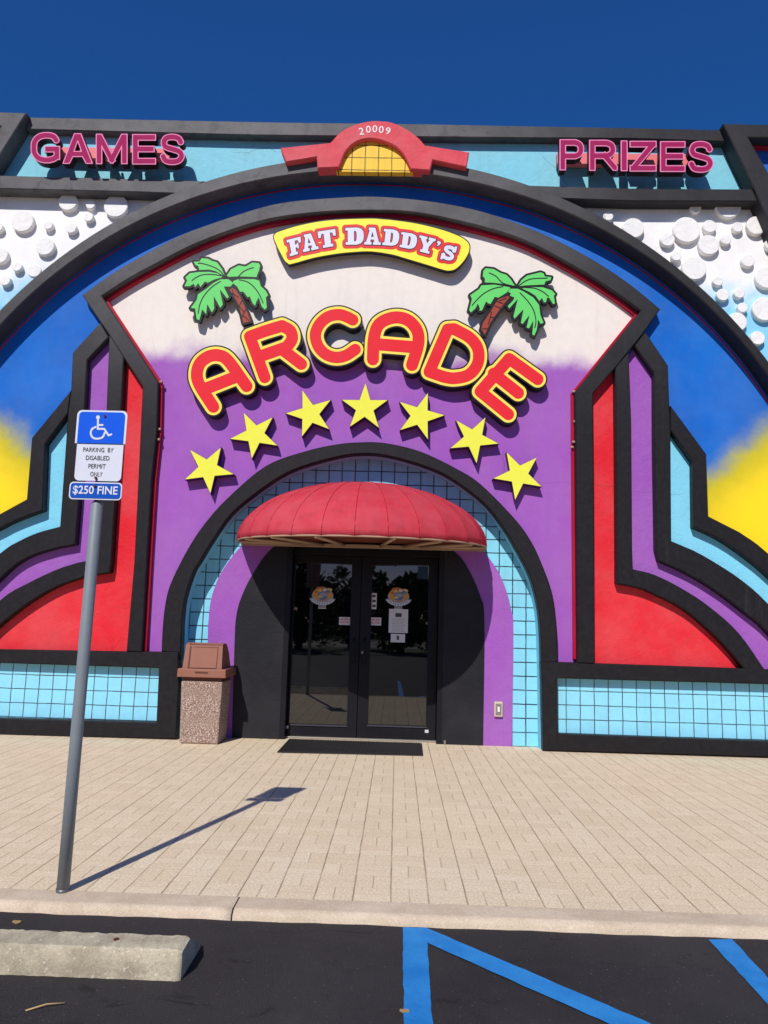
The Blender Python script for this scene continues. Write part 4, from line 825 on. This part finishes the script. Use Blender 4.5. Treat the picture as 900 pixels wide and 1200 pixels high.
# wheelchair symbol drawn with strokes (zoom units of the photo)
s1 = lambda l: zz(l, 7.5, 60, 460)
wp = [crv(s1([(395, 305), (362, 325), (352, 365), (372, 400), (412, 408), (455, 395), (475, 355)]), 5), s1([(415, 240), (413, 322), (470, 322), (508, 380), (532, 370)]), s1([(415, 288), (455, 288)])]
fn = umin([f for q in wp for f in path_caps(q)]+[lambda P: sd_caps(P, s1([(415, 220)])[0], s1([(415, 221)])[0])-1.15])
cut('wheelchair_symbol', fn, (100, 480, 140, 522), 1.12, YS-.0065, None, 'signwhite', up, res=.2, Yp=YS)
bm = bmesh.new(); cx_ = (sx0+sx1)/2-.004
for s_, v, w in (('PARKING  BY', 504, .170), ('DISABLED', 575, .133), ('PERMIT', 648, .096), ('ONLY', 718, .068)):
    x, z = W(0, v/7.5+460, YS); z = W(118, v/7.5+460, YS)[1]; tb = bmesh.new(); text(tb, s_, cx_-.003, z, .025, YS-.0015, 0, .0, w); obj('permit_text', tb, 'ink', T)
bm.free()
bm = bmesh.new(); slab(bm, [(rrect(-1.836, -1.542, 2.062, 2.160, .022), [])], YS-.001, YS+.004, mi=0, mi_side=1, back=True); fp = obj('fine_plate', bm, ['signwhite', 'alu'], T)
bm = bmesh.new(); slab(bm, [(rrect(-1.829, -1.549, 2.069, 2.153, .017), [])], YS-.003, None); text(bm, '$250 FINE', -1.689, 2.112, .054, YS-.005, 1, .018, .250); obj('fine_text', bm, ['fineblue', 'signwhite'], fp)
bm = bmesh.new()
for x, z in ((-1.668, 2.537), (-1.692, 2.184), (-1.692, 2.138)): tube(bm, [(x, YS+.01, z), (x, YS-.010, z)], .0075, 8)
obj('bolts', bm, 'rust', T)

# ------------------------------------------------------------------ ground
ZA = -.045
def jag(l, st=.05, a=.0014):
    o = []
    for p, q in zip(l, l[1:]+l[:1]):
        L = math.hypot(q[0]-p[0], q[1]-p[1]); n = max(1, int(L/st)); nx, ny = -(q[1]-p[1])/L, (q[0]-p[0])/L
        for i in range(n):
            j = random.gauss(0, a)*(i > 0); o.append((p[0]+(q[0]-p[0])*i/n+nx*j, p[1]+(q[1]-p[1])*i/n+ny*j))
    return o
def flat(name, l, z, mat, bmx=None):
    if mat == 'blueline': l = jag(l)
    bm = bmesh.new(); f = bm.faces.new([bm.verts.new((x, y, z)) for x, y in l]); f.normal_update()
    if f.normal.z < 0: f.normal_flip()
    return struct(name, bm, mat)
flat('sidewalk', [(-40, -5.125), (40, -5.125), (40, .42), (-40, .42)], 0, 'brick')
flat('asphalt', [(-300, -300), (300, -300), (300, -5.2), (-300, -5.2)], ZA, 'asphalt')
for xa, xb in ((-40, -12.3), (-12.288, -9.3), (-9.288, -6.3), (-6.288, -3.26), (-3.25, -.787), (-.779, 2.25), (2.262, 5.3), (5.312, 8.3), (8.312, 40)):
    bm = bmesh.new(); n = max(2, int((xb-xa)/.05)) if xb-xa < 4 else 8; rows = []
    prof = [(-5.128, .001), (-5.132, .003), (-5.275, .001), (-5.298, -.008), (-5.312, -.025), (-5.318, -.06)]
    for i in range(n+1):
        x = xa+(xb-xa)*i/n; j = .004*math.sin(x*7.1)+.003*math.sin(x*23+1)+random.uniform(-.002, .002); rows.append([bm.verts.new((x, y-(j if k > 2 else 0), z)) for k, (y, z) in enumerate(prof)])
    for a, b in zip(rows, rows[1:]):
        for k in range(len(prof)-1):
            f = bm.faces.new((a[k], a[k+1], b[k+1], b[k])); f.smooth = k > 1
    for rw in (rows[0], rows[-1]): bm.faces.new(rw+[bm.verts.new((rw[0].co.x, -5.128, -.06))])
    bmesh.ops.recalc_face_normals(bm, faces=bm.faces); struct('curb', bm, 'curb')
bm = bmesh.new(); box(bm, -40, 40, -5.29, -5.13, -.1, -.012); struct('curb_bed', bm, 'asphalt')
# painted lines
def mark(l, z=ZA+.004):
    P = [G(u, v, ZA) for u, v in l]; flat('parking_line', P, z, 'blueline')
def ext(a, b, k): return (b[0]+(b[0]-a[0])*k, b[1]+(b[1]-a[1])*k)
GA = lambda u, v: G(u, v, ZA)
a, b = GA(472, 1087.5), GA(473, 1200); c, d = GA(500, 1088), GA(506.5, 1200)
flat('parking_line', [a, ext(a, b, 4), ext(c, d, 4), c], ZA+.004, 'blueline')
a, b = GA(498, 1088), GA(757, 1199); c, d = GA(498, 1105), GA(710, 1200)
flat('parking_line', [a, ext(a, b, .9), ext(c, d, 1.0), c], ZA+.006, 'blueline')
a, b = GA(830, 1102), GA(900, 1178); c, d = GA(858, 1101.5), GA(900, 1147)
flat('parking_line', [a, ext(a, b, 3), ext(c, d, 4.2), c], ZA+.004, 'blueline')
# wheel stop
T0 = thing('wheel_stop', 'worn concrete wheel stop on the asphalt, chipped along its edges', 'wheel stop', (-1.75, -5.95, ZA))
fb, ft_, rt_, rb = G(213, 1150.5, ZA), G(218.5, 1113, ZA+.12), G(225, 1097, ZA+.12), G(228, 1112, ZA)
xr = -.853; prof = [(fb[1], ZA+.001), (fb[1]+.004, ZA+.03), (ft_[1]-.004, ZA+.112), (ft_[1]+.004, ZA+.119), (rt_[1]-.006, ZA+.122), (rt_[1]+.004, ZA+.113), (rb[1]+.02, ZA+.02), (rb[1]+.024, ZA+.001)]
bm = bmesh.new(); rows = []; n = 90
for i in range(n+1):
    x = xr-1.83*i/n; e = .012 if i in (0, n) else 0; rows.append([bm.verts.new((x, y+random.uniform(-.0025, .0025)+(e if k < 4 else -e)*.6, z+(random.uniform(-.0025, .0025) if 0 < k < 7 else 0)-(e*.5 if 1 < k < 6 else 0))) for k, (y, z) in enumerate(prof)])
for a, b in zip(rows, rows[1:]):
    for k in range(len(prof)-1): bm.faces.new((a[k], a[k+1], b[k+1], b[k])).smooth = k in (0, 1)
bm.faces.new(rows[0]); bm.faces.new(rows[-1][::-1]); bmesh.ops.recalc_face_normals(bm, faces=bm.faces); obj('concrete_block', bm, 'stop', T0)
bm = bmesh.new(); yy = (ft_[1]+rt_[1])/2
for x in (xr-.30, xr-1.5): tube(bm, [(x, yy, ZA+.115), (x, yy, ZA+.126)], .012, 10)
obj('anchor_pin', bm, 'rust', T0)
# small litter
def twig(l, r, lab, m='dry'):
    o_ = bmesh.new(); tube(o_, l, r, 6); tag(obj('twig', o_, m), lab, 'twig')
p, q = G(30, 1183, ZA+.01), G(76, 1174, ZA+.01); twig([(p[0], p[1], ZA+.006), ((p[0]+q[0])/2, (p[1]+q[1])/2+.006, ZA+.012), (q[0], q[1], ZA+.006)], .003, 'pale dry twig on the asphalt in front of the wheel stop')
def leaf(u, v, lab, s=.03, z0=ZA):
    x, y = G(u, v, z0+.01); bm = bmesh.new(); n = 8
    vs = [bm.verts.new((x+s*math.cos(2*math.pi*k/n)*(1.5 if k % 2 else 1), y+s*.6*math.sin(2*math.pi*k/n), z0+.006+.006*math.cos(4*math.pi*k/n))) for k in range(n)]; bm.faces.new(vs); bmesh.ops.solidify(bm, geom=bm.faces[:], thickness=.001)
    tag(obj('dry_leaf', bm, 'dry'), lab, 'leaf')
leaf(474, 1183, 'brown dry leaf lying across the left blue line', .018); leaf(20, 1079, 'pale dry leaf on the asphalt between curb and wheel stop', .02); leaf(317, 1077, 'small dry leaf in the gutter under the curb', .014)

# ------------------------------------------------------------------ across the car park (seen in the door glass)
flat('grass_verge', [(-60, -33), (60, -33), (60, -24), (-60, -24)], ZA+.02, 'grass'); flat('far_road', [(-80, -46), (80, -46), (80, -33), (-80, -33)], ZA+.012, 'road')
flat('far_ground', [(-200, -200), (200, -200), (200, -46), (-200, -46)], ZA+.01, 'grass')
def crown_mesh(seed, h, r):
    R_ = random.Random(seed); bm = bmesh.new(); cl = [(R_.uniform(-r, r)*.7, R_.uniform(-r, r)*.7, h*.12+R_.random()*h*.8) for _ in range(40)]
    for cx_, cy_, cz_ in cl:
        rad = r*R_.uniform(.22, .42)*(1.25-cz_/h*.6)
        for _ in range(110):
            d = Vector((R_.gauss(0, 1), R_.gauss(0, 1), R_.gauss(0, 1))).normalized()*rad*R_.uniform(.5, 1); p = Vector((cx_, cy_, cz_))+d; s = R_.uniform(.08, .17)
            a = Vector((R_.gauss(0, 1), R_.gauss(0, 1), R_.gauss(0, 1))).normalized(); b = a.orthogonal().normalized(); bm.faces.new([bm.verts.new(p+a*s), bm.verts.new(p+b*s*.6), bm.verts.new(p-a*s), bm.verts.new(p-b*s*.6)])
    me = bpy.data.meshes.new('crown'); bm.to_mesh(me); bm.free(); me.materials.append(M['leaf']); return me
def trunk_mesh(seed, h, r):
    R_ = random.Random(seed); bm = bmesh.new(); tube(bm, [(0, 0, 0), (.05, .03, h*.3), (-.04, .05, h*.65), (.02, 0, h*.9)], [.2, .15, .09, .03], 8)
    for _ in range(7):
        z = h*R_.uniform(.3, .7); a = R_.uniform(0, 6.28); tube(bm, [(0, 0, z), (math.cos(a)*r*.4, math.sin(a)*r*.4, z+h*.12), (math.cos(a)*r*.75, math.sin(a)*r*.75, z+h*.26)], [.07, .05, .02], 6)
    me = bpy.data.meshes.new('trunk'); bm.to_mesh(me); bm.free(); me.materials.append(M['bark']); return me
cms = [(crown_mesh(s, h, r), trunk_mesh(s, h, r)) for s, h, r in ((1, 4.6, 1.5), (2, 3.9, 1.7), (3, 5.6, 1.6))]
tl = ['first tree from the left beyond the car park, behind the camera', 'second tree from the left beyond the car park, behind the camera', 'third tree from the left beyond the car park, behind the camera', 'middle tree beyond the car park, behind the camera', 'third tree from the right beyond the car park, behind the camera', 'second tree from the right beyond the car park, behind the camera', 'first tree from the right beyond the car park, behind the camera']
for i, (x, y) in enumerate(((-12, -30), (-7.6, -28), (-4.9, -29), (-2.4, -31), (.2, -28), (4.5, -30), (9.5, -29))):
    cm, tm = cms[i % 3]; tr_ = thing('tree', tl[i], 'tree', (x, y, ZA), 'trees beyond the car park'); 
    for nm, me in (('trunk', tm), ('crown', cm)):
        o = bpy.data.objects.new(nm, me); COL.objects.link(o); o.parent = tr_; o.rotation_euler = (0, 0, i*1.3)

bm = bmesh.new(); R_ = random.Random(5)
for k in range(9000):
    x = R_.uniform(-75, 75); p = Vector((x, -58+R_.uniform(-2, 2), R_.random()**.8*(4.6+.8*math.sin(x*.35)+.7*math.sin(x*.9+1)))); sz = R_.uniform(.3, .75)
    a = Vector((R_.gauss(0, 1), R_.gauss(0, 1), R_.gauss(0, 1))).normalized(); b = a.orthogonal().normalized(); bm.faces.new([bm.verts.new(p+a*sz), bm.verts.new(p+b*sz*.7), bm.verts.new(p-a*sz), bm.verts.new(p-b*sz*.7)])
wd = obj('distant_wood', bm, 'leaf'); wd['kind'] = 'stuff'
# ------------------------------------------------------------------ light
SUNV = Vector((.315, 1.055, -1.0)).normalized()      # travel direction of the sunlight
sun = bpy.data.lights.new('sun', 'SUN'); sun.energy = 4.1; sun.angle = math.radians(.53); sun.color = (1, .955, .895)
so = bpy.data.objects.new('sun', sun); COL.objects.link(so); so.rotation_euler = SUNV.to_track_quat('-Z', 'Y').to_euler(); so.location = (-6, -20, 20)
w = bpy.data.worlds.new('World'); scene.world = w; w.use_nodes = True; nt = w.node_tree
sky = nt.nodes.new('ShaderNodeTexSky'); sky.sky_type = 'NISHITA'; sky.sun_disc = False
el = math.asin(-SUNV.z); az = math.atan2(-SUNV.x, -SUNV.y)      # compass angle from +y towards +x
sky.sun_elevation = el; sky.sun_rotation = az; sky.altitude = 200; sky.air_density = 1.0; sky.dust_density = .2; sky.ozone_density = 4.0
hs = nt.nodes.new('ShaderNodeHueSaturation'); hs.inputs['Saturation'].default_value = 1.4; hs.inputs['Value'].default_value = 1.0
nt.links.new(sky.outputs[0], hs.inputs['Color']); mx = nt.nodes.new('ShaderNodeMix'); mx.data_type = 'RGBA'; mx.blend_type = 'MULTIPLY'; mx.inputs[0].default_value = 1; mx.inputs[7].default_value = (1.3, .98, 1.2, 1)
nt.links.new(hs.outputs[0], mx.inputs[6]); ad = nt.nodes.new('ShaderNodeMix'); ad.data_type = 'RGBA'; ad.blend_type = 'ADD'; ad.inputs[0].default_value = 1; ad.inputs[7].default_value = (.20, .36, 1.3, 1)
nt.links.new(mx.outputs[2], ad.inputs[6]); nt.links.new(ad.outputs[2], nt.nodes['Background'].inputs['Color']); nt.nodes['Background'].inputs['Strength'].default_value = .060
scene.view_settings.view_transform = 'Standard'; scene.view_settings.look = 'None'; scene.view_settings.exposure = 0; scene.view_settings.gamma = 1
scene.cycles.use_denoising = True; scene.cycles.max_bounces = 8
